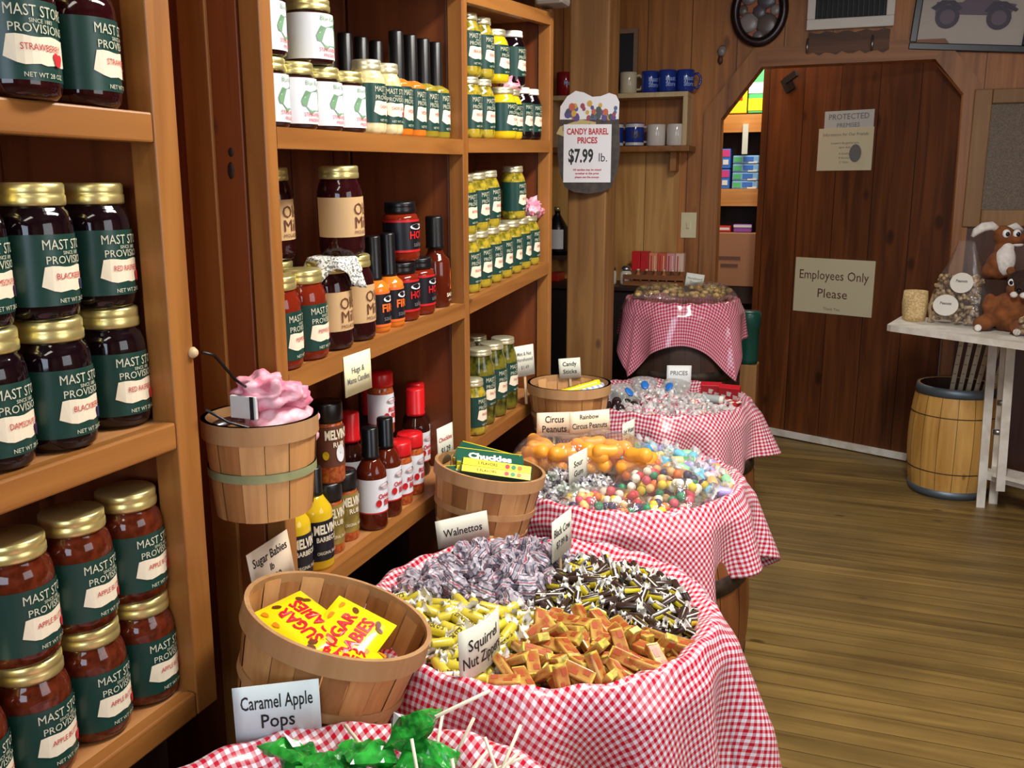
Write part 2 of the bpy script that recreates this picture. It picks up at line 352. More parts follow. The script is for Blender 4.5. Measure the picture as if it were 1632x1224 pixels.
# casing boards round the opening
def casing(name,pts,m):
    b=MB(); wp(pts,m,YB-.022,YB-.001,b); return struct(b.build(name))
casing('trim_1',[(-.76,0),OP[0],OP[1],(-.765,1.645)],TRIMW)
casing('trim_2',[(-.765,1.645),OP[1],OP[2],(-.545,1.925)],TRIMW)
casing('trim_3',[(-.545,1.925),OP[2],OP[3],(.25,1.925)],TRIMH)
casing('trim_4',[(.25,1.925),OP[3],OP[4],(.41,1.735)],TRIMW)
casing('trim_5',[(.41,1.735),OP[4],OP[5],(.40,0)],TRIMW)
# wall right of the doorway: pale framed screen over dark wainscot
b=MB()
SCRW=wood('screen_frame_pine',srgb(128,92,50),srgb(160,118,68),axis=2,rough=.55,knots=.1)
for c,d in (((.42,YB-.02,1.42),(.07,.03,.58)),((.80,YB-.02,1.42),(.07,.03,.58)),((.61,YB-.02,1.68),(.309,.03,.06)),((.61,YB-.02,1.17),(.309,.03,.07))): b.box(c,d,SCRW,bev=.004)
fr=thing('screen_panel','pale wooden frame holding a grey mesh screen, on the wall right of the doorway','panel',(.61,YB,1.42)); b.off=fr.location; b.v=[v-b.off for v in b.v]; b.build('screen_frame',fr)
b=MB(fr.location); b.box((.61,YB-.012,1.42),(.31,.006,.46),noisy('grey_mesh_screen',srgb(96,84,68),srgb(128,112,92),220,.6)); b.build('mesh_screen',fr)
WAINS=wood('wainscot_dark',srgb(56,28,14),srgb(88,46,22),axis=2,board=.2,baxis=0,rough=.45,knots=.3)
b=MB(); b.box((1.15,YB-.008,.565),(1.5,.014,1.13),WAINS); struct(b.build('trim_6'))
# door, hinged at the right jamb and swung away into the store room
door=bpy.data.objects.new('door_1',None); COL.objects.link(door); door.location=(.352,4.735,0); door.rotation_euler=(0,0,R(-23.4)); struct(door,'batten door of wide knotty boards, ajar in the doorway')
b=MB(); b.box((-.4925,.02,.955),(.985,.04,1.89),DOORW); b.build('door_panel',door)
b=MB(); b.box((-.4925,-.008,.024),(.97,.012,.034),OLDWHITE); b.build('door_light_strip',door)  # light along the foot of the door, put in as a white strip
dM=Matrix.Translation(door.location)@Matrix.Rotation(R(-23.4),4,'Z')
def on_door(name,label,cat,x0,x1,z0,z1,lines,m,y=-.004,extra=None):
    t=thing(name,label,cat,dM@Vector(((x0+x1)/2,0,(z0+z1)/2)),(0,0,R(-23.4)))
    w=x1-x0;h=z1-z0; b=MB(); b.box((0,y,0),(w,.004,h),m)
    if lines:
        for s,hh,zz,mm,ww in lines: b.text(s,hh,mm,plane((0,y-.003,zz),(1,0,0),(0,0,1)),ww)
        if extra: extra(b)
    b.build('board',t)
    return t
EMP=flat('sign_cream',srgb(214,206,172),.6)
on_door('staff_sign','cream Employees Only Please sign, the larger sign on the knotty door','sign',-.745,-.333,.68,.953,
  [('Employees Only',.045,.055,BROWNINK,.36),('Please',.045,-.035,BROWNINK,.16),('Thank You',.014,-.112,GREYINK,.1)],EMP)
on_door('notice','cream notice sheet with small print, above the Employees Only sign','notice',-.665,-.39,1.38,1.58,
  [('Information for Our Friends',.014,.07,GREYINK,.23),('Located in the general store',.01,.03,GREYINK,.14),('open daily',.01,.01,GREYINK,.1),('A Quality',.01,-.02,GREYINK,.06),('B Service',.01,-.04,GREYINK,.06),('C Value',.01,-.06,GREYINK,.05)],EMP,
  extra=lambda b:(b.add([(.055+.03*math.cos(a*PI/9),-.0085,-.02+.042*math.sin(a*PI/9)) for a in range(18)],[list(range(18))[::-1]],GREYINK)))
on_door('placard','grey white placard with bold italic letters, topmost on the knotty door','placard',-.64,-.395,1.57,1.66,[('PROTECTED',.026,.018,GREYINK,.2),('PREMISES',.02,-.022,GREYINK,.17)],flat('placard_white',srgb(196,200,196),.5),y=-.003)
b=MB(); b.box((0,0,0),(.05,.02,.07),flat('closer_black',srgb(26,30,38),.5)); b.box((.03,-.01,.02),(.07,.02,.03),MATS['closer_black'])
o=b.build('door_bracket'); o.location=dM@Vector((-.84,-.014,1.80)); o.rotation_euler=(0,R(-30),R(-23.4)); tag(o,'small dark metal bracket at the top left of the knotty door','bracket')
# store room behind the door
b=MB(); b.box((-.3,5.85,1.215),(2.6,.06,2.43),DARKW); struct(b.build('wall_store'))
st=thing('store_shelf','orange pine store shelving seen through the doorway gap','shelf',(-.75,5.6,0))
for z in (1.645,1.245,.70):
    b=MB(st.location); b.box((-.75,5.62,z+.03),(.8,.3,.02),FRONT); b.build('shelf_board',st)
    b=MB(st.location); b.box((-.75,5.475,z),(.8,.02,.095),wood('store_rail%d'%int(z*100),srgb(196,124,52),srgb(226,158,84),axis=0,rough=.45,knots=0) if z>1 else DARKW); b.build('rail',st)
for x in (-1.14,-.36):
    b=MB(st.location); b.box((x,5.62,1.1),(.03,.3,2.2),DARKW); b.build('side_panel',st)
SB=[flat('box_blue',srgb(60,120,210),.4),flat('box_pink',srgb(222,70,140),.4),flat('box_yellow',srgb(238,214,40),.4),flat('box_green',srgb(90,200,120),.4),flat('box_lightblue',srgb(140,190,230),.4),flat('box_white',srgb(238,238,232),.4),flat('box_purple',srgb(150,80,170),.4),flat('box_red',srgb(214,50,40),.4)]
def pack(name,label,cat,c,d,m,bands,group=None):
    t=thing(name,label,cat,c,group=group); b=MB(); b.box((0,0,0),d,m,bev=.004); ct=b.build('carton',t)
    b=MB()
    for (u0,u1,v0,v1,mm) in bands: b.box(((u0+u1)/2*d[0],-d[1]/2-.001,(v0+v1)/2*d[2]),((u1-u0)*d[0],.0015,(v1-v0)*d[2]),mm)
    b.build('print',ct); return t
for i in range(2):
    pack('candy_box',['blue and pink candy box standing on the middle store shelf, lower of two','blue and pink candy box on top of its twin, middle store shelf'][i],'box',(-.775,5.53,1.345+i*.112),(.05,.08,.108),SB[0],[(-.4,.45,.1,.45,SB[1]),(-.3,.3,-.3,-.05,SB[5])],'blue candy boxes')
lb=['lowest blue and green wrapped pack in the store room stack','second pack up in the blue and green store room stack','third pack up in the blue and green store room stack','topmost pack of the blue and green store room stack']
for i in range(4): pack('candy_pack',lb[i],'pack',(-.665,5.53,1.313+i*.046),(.14,.08,.044),SB[4],[(-.45,-.15,-.3,.3,SB[3]),(-.1,.3,-.25,.35,SB[0]),(.1,.45,-.45,-.2,SB[5])],'blue green packs')
pack('bright_bag','yellow bag with red and blue print on the top store shelf','bag',(-.735,5.53,1.80),(.12,.07,.2),SB[2],[(-.4,-.1,-.1,.1,SB[0]),(-.05,.3,-.15,.1,SB[7]),(-.3,.2,.15,.4,SB[5]),(-.45,-.2,.0,.35,SB[3])])
pack('green_bag','green and white bag right of the yellow one, top store shelf','bag',(-.625,5.53,1.83),(.085,.07,.26),SB[3],[(-.5,.5,-.1,.12,SB[5]),(-.5,.5,-.45,-.2,SB[2])])
b=MB(); b.box((0,0,0),(.03,.012,.16),CARD); o=b.build('shelf_tag'); o.location=(-.67,5.458,1.56); tag(o,'narrow cream tag hanging from the top store shelf edge','tag')
pack('carton','brown cardboard carton on the lowest visible store shelf','carton',(-.70,5.55,.90),(.24,.2,.30),flat('cardboard',srgb(176,122,84),.7),[(-.35,.15,.0,.06,flat('carton_print',srgb(110,74,60),.7)),(-.3,.1,-.14,-.08,MATS['carton_print'])])
pack('purple_box','purple and white candy box lying on the cardboard carton','box',(-.665,5.53,1.075),(.1,.08,.045),SB[6],[(-.5,.5,.1,.4,SB[5])])
pack('red_box','small red candy box lying left on the cardboard carton','box',(-.765,5.53,1.07),(.07,.08,.035),SB[7],[(-.4,.4,-.2,.2,SB[5])])
# things on the back wall
def oval(b,c,a,h,y,m,n=40,k=1): b.add([(c[0]+a*math.cos(i*2*PI/n)*k,y,c[2]+h*math.sin(i*2*PI/n)*k) for i in range(n)],[list(range(n))],m)
t=thing('oval_frame','dark oval frame around a collage of grey stones, above the doorway corner','picture frame',(-.533,YB-.001,2.085))
b=MB(); pts=[(.108*math.cos(i*PI/24),-.02,.137*math.sin(i*PI/24)) for i in range(48)]; b.tube(pts,.021,flat('dark_frame',srgb(38,20,22),.3),10,closed=True); b.build('frame',t)
b=MB(); oval(b,(0,0,0),.108,.137,-.012,flat('collage_orange',srgb(176,96,44),.4))
STN=[flat('stone%d'%i,c,.3) for i,c in enumerate([srgb(120,112,112),srgb(90,84,90),srgb(150,140,134),srgb(104,92,84)])]
for i,(x,z,r) in enumerate([(-.05,.06,.036),(.03,.05,.045),(-.045,-.05,.045),(.035,-.06,.05),(0,.105,.03),(0,-.005,.032),(.07,0,.025),(-.075,.005,.025),(0,-.11,.026)]): b.ball((x,-.014,z),(r,.008,r),STN[i%4],2)
b.build('collage',t)
b=MB(); b.ball((0,-.012,.02),(.02,.014,.024),STN[2],2,.4,20,3); b.ball((-.006,-.01,-.018),(.012,.01,.022),flat('ornament_brown',srgb(84,50,34),.5),2,.3,20,5)
o=b.build('wall_ornament'); o.location=(-.695,YB,1.90); tag(o,'tiny grey and brown ornament on the wall below the oval frame','ornament')
t=thing('air_vent','white framed black air vent above the doorway','vent',(-.142,YB-.001,2.15)); b=MB()
for c,d in (((0,-.012,-.14),(.365,.03,.045)),((0,-.012,.14),(.365,.03,.045)),((-.165,-.012,0),(.035,.03,.235)),((.165,-.012,0),(.035,.03,.235))): b.box(c,d,WHITE,bev=.004)
b.build('vent_frame',t); b=MB(); b.box((0,-.004,0),(.3,.006,.26),flat('vent_black',srgb(10,10,12),.6)); 
for i in range(14): b.box((-.14+i*.0215,-.012,0),(.004,.014,.25),flat('vent_slat',srgb(30,30,34),.5))
b.build('grille',t)
t=thing('driftwood_plaque','dark live edge wooden plaque with two silver hooks, under the air vent','plaque',(-.142,YB-.001,1.93)); b=MB()
top=[(.17-.34*i/14,.045+.006*math.sin(i*1.9)) for i in range(15)]; bot=[(-.17+.34*i/14,-.045+.008*math.sin(i*2.3)) for i in range(15)]
b.prism(top+bot,0,.022,wood('bark_plaque',srgb(54,30,18),srgb(110,70,38),axis=0,rough=.6,knots=.5),Matrix.Rotation(R(90),4,'X')); b.build('plank',t)
for x in (-.172,.10):
    b=MB(); b.tube([(x,-.026,.02),(x,-.04,.0),(x,-.046,-.02),(x,-.036,-.038),(x,-.028,-.03)],.005,SILV); b.build('hook',t)
t=thing('car_picture','black framed print of an old open car, top right of the wall','picture',(.355,YB-.001,2.06),(0,R(4.5),0)); b=MB()
for c,d in (((0,-.012,-.178),(.47,.024,.03)),((0,-.012,.178),(.47,.024,.03)),((-.22,-.012,0),(.03,.024,.325)),((.22,-.012,0),(.03,.024,.325))): b.box(c,d,flat('frame_black',srgb(22,20,26),.35),bev=.004)
b.build('frame',t); b=MB(); b.box((0,-.004,0),(.42,.006,.335),flat('print_paper',srgb(196,186,172),.5)); b.build('print_paper',t)
b=MB(); CARC=flat('print_car',srgb(108,92,108),.5); CARD2=flat('print_car_dark',srgb(70,60,76),.5)
F=lambda pts,m:b.add([(x,-.009-.0005*len(b.f),z) for x,z in pts],[list(range(len(pts)))[::-1]],m)
F([(-.15,-.045),(.14,-.045),(.16,.0),(.10,.01),(.06,.03),(-.02,.03),(-.05,.005),(-.15,.005)],CARC)
for x in (-.10,.10):
    F([(x+.048*math.cos(i*PI/10),-.055+.048*math.sin(i*PI/10)) for i in range(20)],CARD2); F([(x+.03*math.cos(i*PI/10),-.055+.03*math.sin(i*PI/10)) for i in range(20)],CARC)
F([(-.17,-.02),(-.13,.012),(-.08,.012),(-.045,-.02),(-.06,-.03),(-.1,.0),(-.15,-.03)],CARD2); F([(.04,-.03),(.07,.01),(.12,.01),(.17,-.02),(.16,-.03),(.1,-.002),(.06,-.035)],CARD2)
b.beam((-.02,-.016,.03),(-.05,-.016,.10),.006,.006,CARD2); b.build('car_drawing',t)
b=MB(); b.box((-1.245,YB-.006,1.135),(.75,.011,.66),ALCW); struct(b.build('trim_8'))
# light switch plate
t=thing('switch_plate','cream light switch plate on the wall left of the doorway','switch',(-.82,YB-.001,1.12)); b=MB(); b.box((0,-.004,0),(.075,.007,.122),flat('ivory_plate',srgb(232,222,178),.4),bev=.003); b.build('plate',t)
b=MB(); b.box((0,-.012,.0),(.012,.014,.026),MATS['ivory_plate']); b.build('toggle',t)
# mug shelf
t=thing('mug_shelf','two tier pine wall shelf holding rows of mugs','shelf',(-1.15,YB,1.6)); zz=t.location
def pt(name,c,d,m,bev=.002): b=MB(zz); b.box(c,d,m,bev=bev); return b.build(name,t)
pt('top_board',(-1.16,4.575,1.722),(.68,.146,.022),PALEW); pt('bottom_board',(-1.16,4.555,1.477),(.72,.186,.026),FRONT); pt('side_board',(-.831,4.575,1.60),(.022,.146,.222),PALEW); pt('side_board',(-1.49,4.575,1.60),(.022,.146,.222),PALEW); pt('bracket',(-.89,4.60,1.42),(.03,.09,.09),TRIMW)
def mug(name,label,loc,body,rz,r=.041,h=.1,band=None,pic=None):
    t=thing(name,label,'mug',loc,(0,0,rz),'mugs on the wall shelf'); b=MB()
    b.lathe([(0,0),(r*.9,0),(r,h*.06),(r,h*.97),(r*.97,h),(r*.92,h*.97),(r*.9,h*.1),(0,h*.08)],28,body)
    if band:
        b.lathe([(r*1.004,h*.82),(r*1.004,h*.96)],28,band); b.lathe([(r*1.004,h*.05),(r*1.004,h*.17)],28,band)
    b.build('cup',t)
    b=MB(); b.tube([(r*.95,0,h*.82),(r*1.35,0,h*.86),(r*1.68,0,h*.7),(r*1.7,0,h*.42),(r*1.4,0,h*.2),(r*.95,0,h*.2)],.006,band or body,8); b.build('handle',t)
    if pic:
        b=MB()
        for s,hh,zc,m in pic: b.text(s,hh,m,cyl(r+.0012,zc,R(-75)),.05,bold=.02)
        b.build('print',t)
MC=glossy('mug_cream',srgb(216,206,176),.12); MB_=glossy('mug_blue',srgb(36,62,150),.12); MW=glossy('mug_white',srgb(222,214,204),.12); MRED=glossy('mug_red',srgb(150,26,34),.12); LBL=flat('mug_print_blue',srgb(150,174,226),.4); MDK=flat('mug_print_dark',srgb(70,64,60),.4); MORG=flat('mug_print_orange',srgb(200,120,70),.4)
zt=1.734; mug('coffee_mug','cream mug at the left on top of the wall shelf',(-1.115,4.56,zt),MC,R(8),.040,.098)
for i,(x,l) in enumerate([(-1.01,'blue mug beside the cream one on top of the wall shelf'),(-.925,'middle blue mug on top of the wall shelf'),(-.845,'blue mug at the right end of the shelf top')]): mug('coffee_mug',l,(x,4.56-(i==1)*.02,zt),MB_,R(20),.041,.098,None,[('Mast',.02,.06,LBL),('Store',.02,.035,LBL)])
mug('coffee_mug','red mug at the far left on top of the wall shelf, beyond the post',(-1.43,4.56,zt),MRED,R(30),.041,.11,None,[('Mast',.02,.06,LBL)])
zt=1.490; mug('coffee_mug','blue mug with white bands, lower shelf, second from the right post edge',(-1.075,4.545,zt),MB_,R(10),.045,.108,MW,[('BEAR',.03,.055,MDK)])
mug('coffee_mug','blue mug half hidden by the post on the lower wall shelf',(-1.175,4.545,zt),MB_,R(10),.045,.108,MW)
mug('coffee_mug','left white mug with orange print on the lower wall shelf',(-.97,4.54,zt),MW,R(100),.044,.1,None,[('Old',.02,.062,MDK),('Store',.018,.035,MORG)])
mug('coffee_mug','right white mug with orange print on the lower wall shelf',(-.876,4.54,zt),MW,R(100),.044,.1,None,[('Old',.02,.062,MDK),('Store',.018,.035,MORG)])
t=thing('mirror_frame','narrow grey wood frame leaning above the cream mug','picture frame',(-1.14,4.61,1.735)); b=MB(); 
for c,d in (((-.045,0,.15),(.02,.02,.3)),((.045,0,.15),(.02,.02,.3)),((0,0,.01),(.07,.02,.02)),((0,0,.29),(.07,.02,.02))): b.box(c,d,flat('grey_frame',srgb(140,112,84),.6))
b.build('frame',t); b=MB(); b.box((0,.004,.15),(.08,.006,.28),flat('dark_pane',srgb(44,44,48),.3)); b.build('picture',t)
# ---------------- shelving ----------------
XF=-.85; XB=-1.14
u1=thing('shelving_unit','orange pine shelving unit at the left edge, filled with dark jam and apple butter jars','shelves',(-1,.6,0))
def pu(u,name,c,d,m,bev=.002): b=MB(u.location); b.box(c,d,m,bev=bev); return b.build(name,u)
for y in (.20,1.011): pu(u1,'post',(XF-.02,y,1.175),(.04,.044,1.23),POSTW)
pu(u1,'side_panel',(-1.006,1.022,1.175),(.265,.018,1.23),SIDEW); pu(u1,'side_panel',(-1.005,.19,1.175),(.27,.018,1.23),SIDEW)
pu(u1,'back_panel',(XB-.008,.6,1.175),(.014,.84,1.23),BACKW)
for z in (1.392,.992,.596,1.79):
    pu(u1,'shelf_board',(-1.0,.6,z-.012),(.27,.80,.022),SHELFTOP); pu(u1,'rail',(XF-.011,.6,z-.0185),(.022,.775,.037),FRONT,.003)
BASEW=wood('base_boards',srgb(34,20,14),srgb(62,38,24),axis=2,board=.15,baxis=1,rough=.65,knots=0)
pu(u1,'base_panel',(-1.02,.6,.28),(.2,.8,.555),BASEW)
u2=thing('shelving_unit','long orange pine shelving unit behind the candy barrels, with sauces and pickles','shelves',(-1,1.9,0))
for y,w,z1 in ((1.241,.03,1.80),(1.981,.028,1.80),(2.588,.028,1.775)): pu(u2,'post',(XF-.018,y,z1/2),(.036,w,z1),POSTW)
for y in (1.236,1.985,2.592): pu(u2,'side_panel',(-1.0125,y,.9),(.245,.02,1.75),SIDEW)
pu(u2,'back_panel',(XB-.008,1.91,.9),(.014,1.36,1.75),BACKW)
SH={'n1':(1.256,1.39,1.967,1.403),'n2':(1.256,1.007,1.967,1.04),'n3':(1.256,.630,1.967,.645),'f1':(1.995,1.408,2.574,1.428),'f2':(1.995,1.045,2.574,1.09),'f3':(1.995,.70,2.574,.715),'nt':(1.256,1.72,1.967,1.735),'ft':(1.995,1.725,2.574,1.765)}
def zat(k,y): a,za,b_,zb=SH[k]; return za+(zb-za)*(y-a)/(b_-a)
def tilt(k): a,za,b_,zb=SH[k]; return math.atan2(zb-za,b_-a)
for k,(a,za,c,zb) in SH.items():
    t_=.022 if k!='f1' else .02
    for nm,x0,x1,th,m in (('shelf_board',XB,XF-.022,.02,SHELFTOP),('rail',XF-.022,XF,.032,FRONT)):
        b=MB(u2.location); b.hexa([(x0,a,za-th),(x1,a,za-th),(x1,c,zb-th),(x0,c,zb-th),(x0,a,za),(x1,a,za),(x1,c,zb),(x0,c,zb)],m); b.build(nm,u2)
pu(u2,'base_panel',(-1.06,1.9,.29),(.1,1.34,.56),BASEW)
# wall boards filling the gap between the two units
b=MB(); b.box((-1.15,1.128,1.215),(.02,.19,2.43),SIDEW); struct(b.build('trim_7'))
o=MB(); o.box((0,0,0),(.08,.075,.06),GREYBOX,bev=.01); o=o.build('grey_box'); o.location=(-.84,2.56,1.777+.03); tag(o,'small grey plastic box on top of the long shelving at its far end','box')
for c,d in (((-.915,1.2255,1.325),(.006,.002,.013)),((-.913,1.2255,1.352),(.005,.002,.007)),((-1.130,1.80,1.63),(.003,.034,.045)),((-1.130,1.88,1.20),(.003,.03,.035))):
    b=MB(u2.location); b.ball(c,d,KNOT,2); b.build('knot',u2)
# cover strip boards on the side of the long unit
pu(u2,'cover_strip',(-.965,1.222,.95),(.05,.008,1.7),POSTW); 

# ---------------- jars and bottles ----------------
def gold_lid(r,h0,h1,m=GOLD):
    b=MB(); d=h1-h0
    b.lathe([(0,h0),(r,h0),(r*1.02,h0+d*.1),(r*1.02,h0+d*.42),(r*.985,h0+d*.5),(r*1.0,h0+d*.56),(r*1.0,h0+d*.9),(r*.94,h1),(0,h1)],36,m,rfun=None); return b
def mast_label(r,z0,z1,flavor,pic,oz,ac=0):
    b=MB(); h=z1-z0; rr=r+.0006
    arcz=lambda za,zb,a0,a1,m,k:b.lathe([(rr+k,za),(rr+k,zb)],24,m,a0=a0,a1=a1)
    arcz(z0,z1,ac-2.3,ac+2.3,GREENL,0)
    Wd=r*1.9; f=lambda zc,k=.0012:cyl(rr+k,zc,ac)
    b.text('MAST STORE',h*.14,LTXT,f(z0+h*.86),Wd*.9); b.text('SINCE 1883',h*.05,LTXT,f(z0+h*.74),Wd*.5); b.text('PROVISIONS',h*.11,LTXT,f(z0+h*.645),Wd*.88)
    g=f(0,.0008); pl=[(-.5,z0+h*.3),(-.42,z0+h*.2),(-.3,z0+h*.2),(.5,z0+h*.22),(.5,z0+h*.56),(-.42,z0+h*.56),(-.43,z0+h*.36)]
    n=10; top=[g(Wd*(-.44+.94*i/n),z0+h*(.55+.012*math.sin(i*1.3))) for i in range(n+1)]; bot=[g(Wd*(-.44-(.06 if i==0 else 0)+.94*i/n),z0+h*(.2+(.08 if i==0 else 0)+.012*math.sin(i*2.1))) for i in range(n+1)]
    b.add(top+bot,[(i,n+1+i,n+2+i,i+1) for i in range(n)],CREAML)
    b.text(flavor,h*.085,REDINK,f(z0+h*.415,.0016),Wd*.6)
    pm,pr=pic; q=f(z0+h*.26,.002); c=Wd*.22
    for (dx,dz,k) in ((0,0,1),(-.5,.7,.75),(.55,.6,.7)): b.add([q(c+pr*(dx+k*math.cos(i*PI/7)),pr*(dz+k*math.sin(i*PI/7))) for i in range(14)],[list(range(14))],pm)
    b.text('NET WT '+oz,h*.06,LTXT,f(z0+h*.07),Wd*.6); return b
def mason(name,label,cat,r,h,content,lid=.022,lz=.30,uz=.72,labelfn=None,lidm=GOLD,group=None,lidr=.86):
    t=thing(name,label,cat,(0,-50,0),group=group); b=MB(); s=h-lid
    b.lathe([(0,.0),(r*.84,0),(r*.96,h*.03),(r,h*.09),(r,h*.66),(r*.975,h*.72),(r*.9,h*.79),(r*lidr*.95,s-.003),(r*lidr*.93,s+.004),(0,s+.004)],36,content); jb=b.build('jar_body',t)
    gold_lid(r*lidr,s,h,lidm).build('lid',t)
    if labelfn: labelfn(r).build('label',jb)
    return t
def ml(h,flavor,pic,oz): return lambda r:mast_label(r,h*.11,h*.63,flavor,pic,oz)
RB=.045; HB=.152
J={}
J['apple']=mason('apple_butter_jar','','jar',RB,HB,APPLE,.024,labelfn=ml(HB,'APPLE BUTTER',(BERRY,.0055),'19 OZ'),group='apple butter jars on the lowest left shelf')
HM=.156
for k,fl,p in (('black','BLACKBERRY',BLUEB),('rasp','RED RASPBERRY',BERRY),('plum','DAMSON PLUM',PLUM),('cran','STRAWBERRY',BERRY)):
    J[k]=mason('jam_jar','','jar',RB*.98,HM,JAM if k=='cran' else JAMB,.026,labelfn=ml(HM,fl,(p,.006),'28 OZ'),group='dark jam jars on the left shelves')
TURN=R(20)
def pj(k,x,y,z,label,rz=0,rx=0,scale=None): return place(J[k],(x,y,z),(rx,0,rz+TURN),label,None,scale)
A=[(-.915,.962),(-.915,.868),(-.915,.774)]
nm=['next to the post','second from the post','third from the post']
for i,(x,y) in enumerate(A):
    pj('apple',x,y,.597,'apple butter jar in the lower row, lowest left shelf, '+nm[i],R(-8))
    pj('apple',x-.003,y-.004,.597+HB+.0005,'apple butter jar in the upper row, lowest left shelf, '+nm[i],R(-8+2*i))
pj('apple',-.915,.68,.597,'apple butter jar cut by the picture edge, lower row of the lowest left shelf',R(-5))
M=[('rasp',-.922,.958,'red raspberry'),('black',-.905,.846,'blackberry'),('plum',-.905,.752,'damson plum')]
for i,(k,x,y,fl) in enumerate(M):
    pj(k,x,y,.993,'%s jam jar, middle left shelf, lower row, %s'%(fl,nm[i]),R(-12+4*i))
    pj(k,x-.003,y-.006,.993+HM+.0005,'%s jam jar, middle left shelf, stacked upper row, %s'%(fl,nm[i]),R(-10+5*i))
pj('cran',-.888,.915,1.393,'strawberry jam jar on the top left shelf, nearest the post',R(5)); pj('cran',-.872,.808,1.393,'strawberry jam jar on the top left shelf, second from the post',R(-25))
for i in range(2): pj('black',-1.03,.93-.1*i,.993,['dark jam jar in the back row of the middle left shelf, by the post','dark jam jar deeper left in the back row, middle left shelf'][i],0)
# --- long unit, near bay, top shelf: white labelled preserves, dressings
def white_lab(r,h):
    b=MB(); rr=r+.0006; b.lathe([(rr,h*.08),(rr,h*.76)],28,WLAB,a0=-2.6,a1=2.6)
    f=lambda z,k=.0012:cyl(rr+k,z,0)
    b.text('Blue Ridge',h*.07,GRNPIC,f(h*.69),r*1.3,bold=.0); b.add([f(h*.42,.0009)(r*(.75*math.cos(i*PI/8)),h*.17*math.sin(i*PI/8)*(1+.3*math.sin(i*2.4))) for i in range(16)],[list(range(16))],GRNPIC)
    b.text('STRAWBERRY',h*.06,REDINK,f(h*.22),r*1.3); b.text('PRESERVES',h*.05,REDINK,f(h*.14),r*1.2); return b
J['white']=mason('preserve_jar','','jar',.0405,.105,JAM,.02,labelfn=lambda r:white_lab(r,.105),lidr=.9,group='white labelled preserve jars')
def row(k,sh,items,x0=-.9):
    for (x,y,lab,rz,dz) in items: pj(k,x,y,zat(sh,y)+.0005+dz,lab,rz,tilt(sh))
row('white','n1',[(-.9,1.297,'white labelled preserve jar half hidden by the near post, top shelf lower row',0,0),(-.9,1.378,'white labelled preserve jar, second in the lower row on the top shelf',R(-15),0),(-.9,1.459,'white labelled preserve jar below the stacked one on the top shelf',R(-10),0),(-.9,1.540,'white labelled preserve jar beside the green labelled bottles, top shelf',R(-10),0),
  (-.9,1.297,'white labelled preserve jar stacked beside the near post, top shelf',R(6),.106),(-.9,1.437,'fully visible white labelled preserve jar stacked on the top shelf',R(-20),.106)])
def bottle(name,label,r,h,content,cap,capm,labelfn=None,neck=.34,sh0=.55,sh1=.74,group=None,caph=.3,cat='bottle',capr=1.25):
    t=thing(name,label,cat,(0,-50,0),group=group); b=MB(); s=h-cap
    b.lathe([(0,0),(r*.92,0),(r,h*.03),(r,h*sh0),(r*.93,h*(sh0*.75+sh1*.25)),(r*.62,h*(sh0*.3+sh1*.7)),(r*neck*1.05,h*sh1),(r*neck,s+.002),(0,s+.002)],30,content); jb=b.build('bottle_body',t)
    b=MB(); c=r*neck*capr; b.lathe([(0,s),(c*1.05,s),(c*1.05,s+.006),(c,s+.008),(c,h-.003),(c*.9,h),(0,h)],24,capm); b.build('cap',t)
    if labelfn: labelfn(r).build('label',jb)
    return t
J['dress_o']=bottle('dressing_bottle','',.029,.20,ORNG,.105,BLACK,lambda r:mast_label(r,.015,.095,'VIDALIA',(ORL,.004),'12 OZ'),.4,.5,.56,'black necked dressing bottles')
J['dress_g']=bottle('dressing_bottle','',.029,.20,OLIVE,.105,BLACK,lambda r:mast_label(r,.015,.095,'HERB',(OLIVE,.004),'12 OZ'),.4,.5,.56,'black necked dressing bottles')
J['salsa_g']=mason('relish_jar','','jar',.034,.132,noisy('pale_relish',srgb(196,180,120),srgb(230,216,168),60,.08),.018,lidr=.8,labelfn=lambda r:mast_label(r,.02,.09,'CHOW CHOW',(BERRY,.004),'16 OZ'),group='green labelled relish jars on the top shelf',lidm=GOLD2)
row('salsa_g','n1',[(-.89,1.613,'green labelled pale relish jar next to the white labelled jars',R(-10),0),(-.89,1.682,'green labelled pale relish jar next to the black necked dressings',R(-30),0)])
row('dress_o','n1',[(-.895,1.745,'orange dressing bottle with black neck, nearest the relish jars',R(-10),0),(-.895,1.806,'orange dressing bottle with black neck, second along the row',R(-12),0)])
row('dress_g','n1',[(-.895,1.866,'olive dressing bottle with black neck, beside the orange ones',R(-14),0),(-.895,1.926,'olive dressing bottle with black neck, nearest the middle post',R(-10),0)])
row('dress_g','n1',[(-1.0,1.60+.064*i,['olive dressing bottle in the back row behind the white jars','olive dressing bottle, second in the back row','olive dressing bottle, third in the back row','olive dressing bottle, fourth in the back row','olive dressing bottle at the far end of the back row'][i],0,0) for i in range(5)])
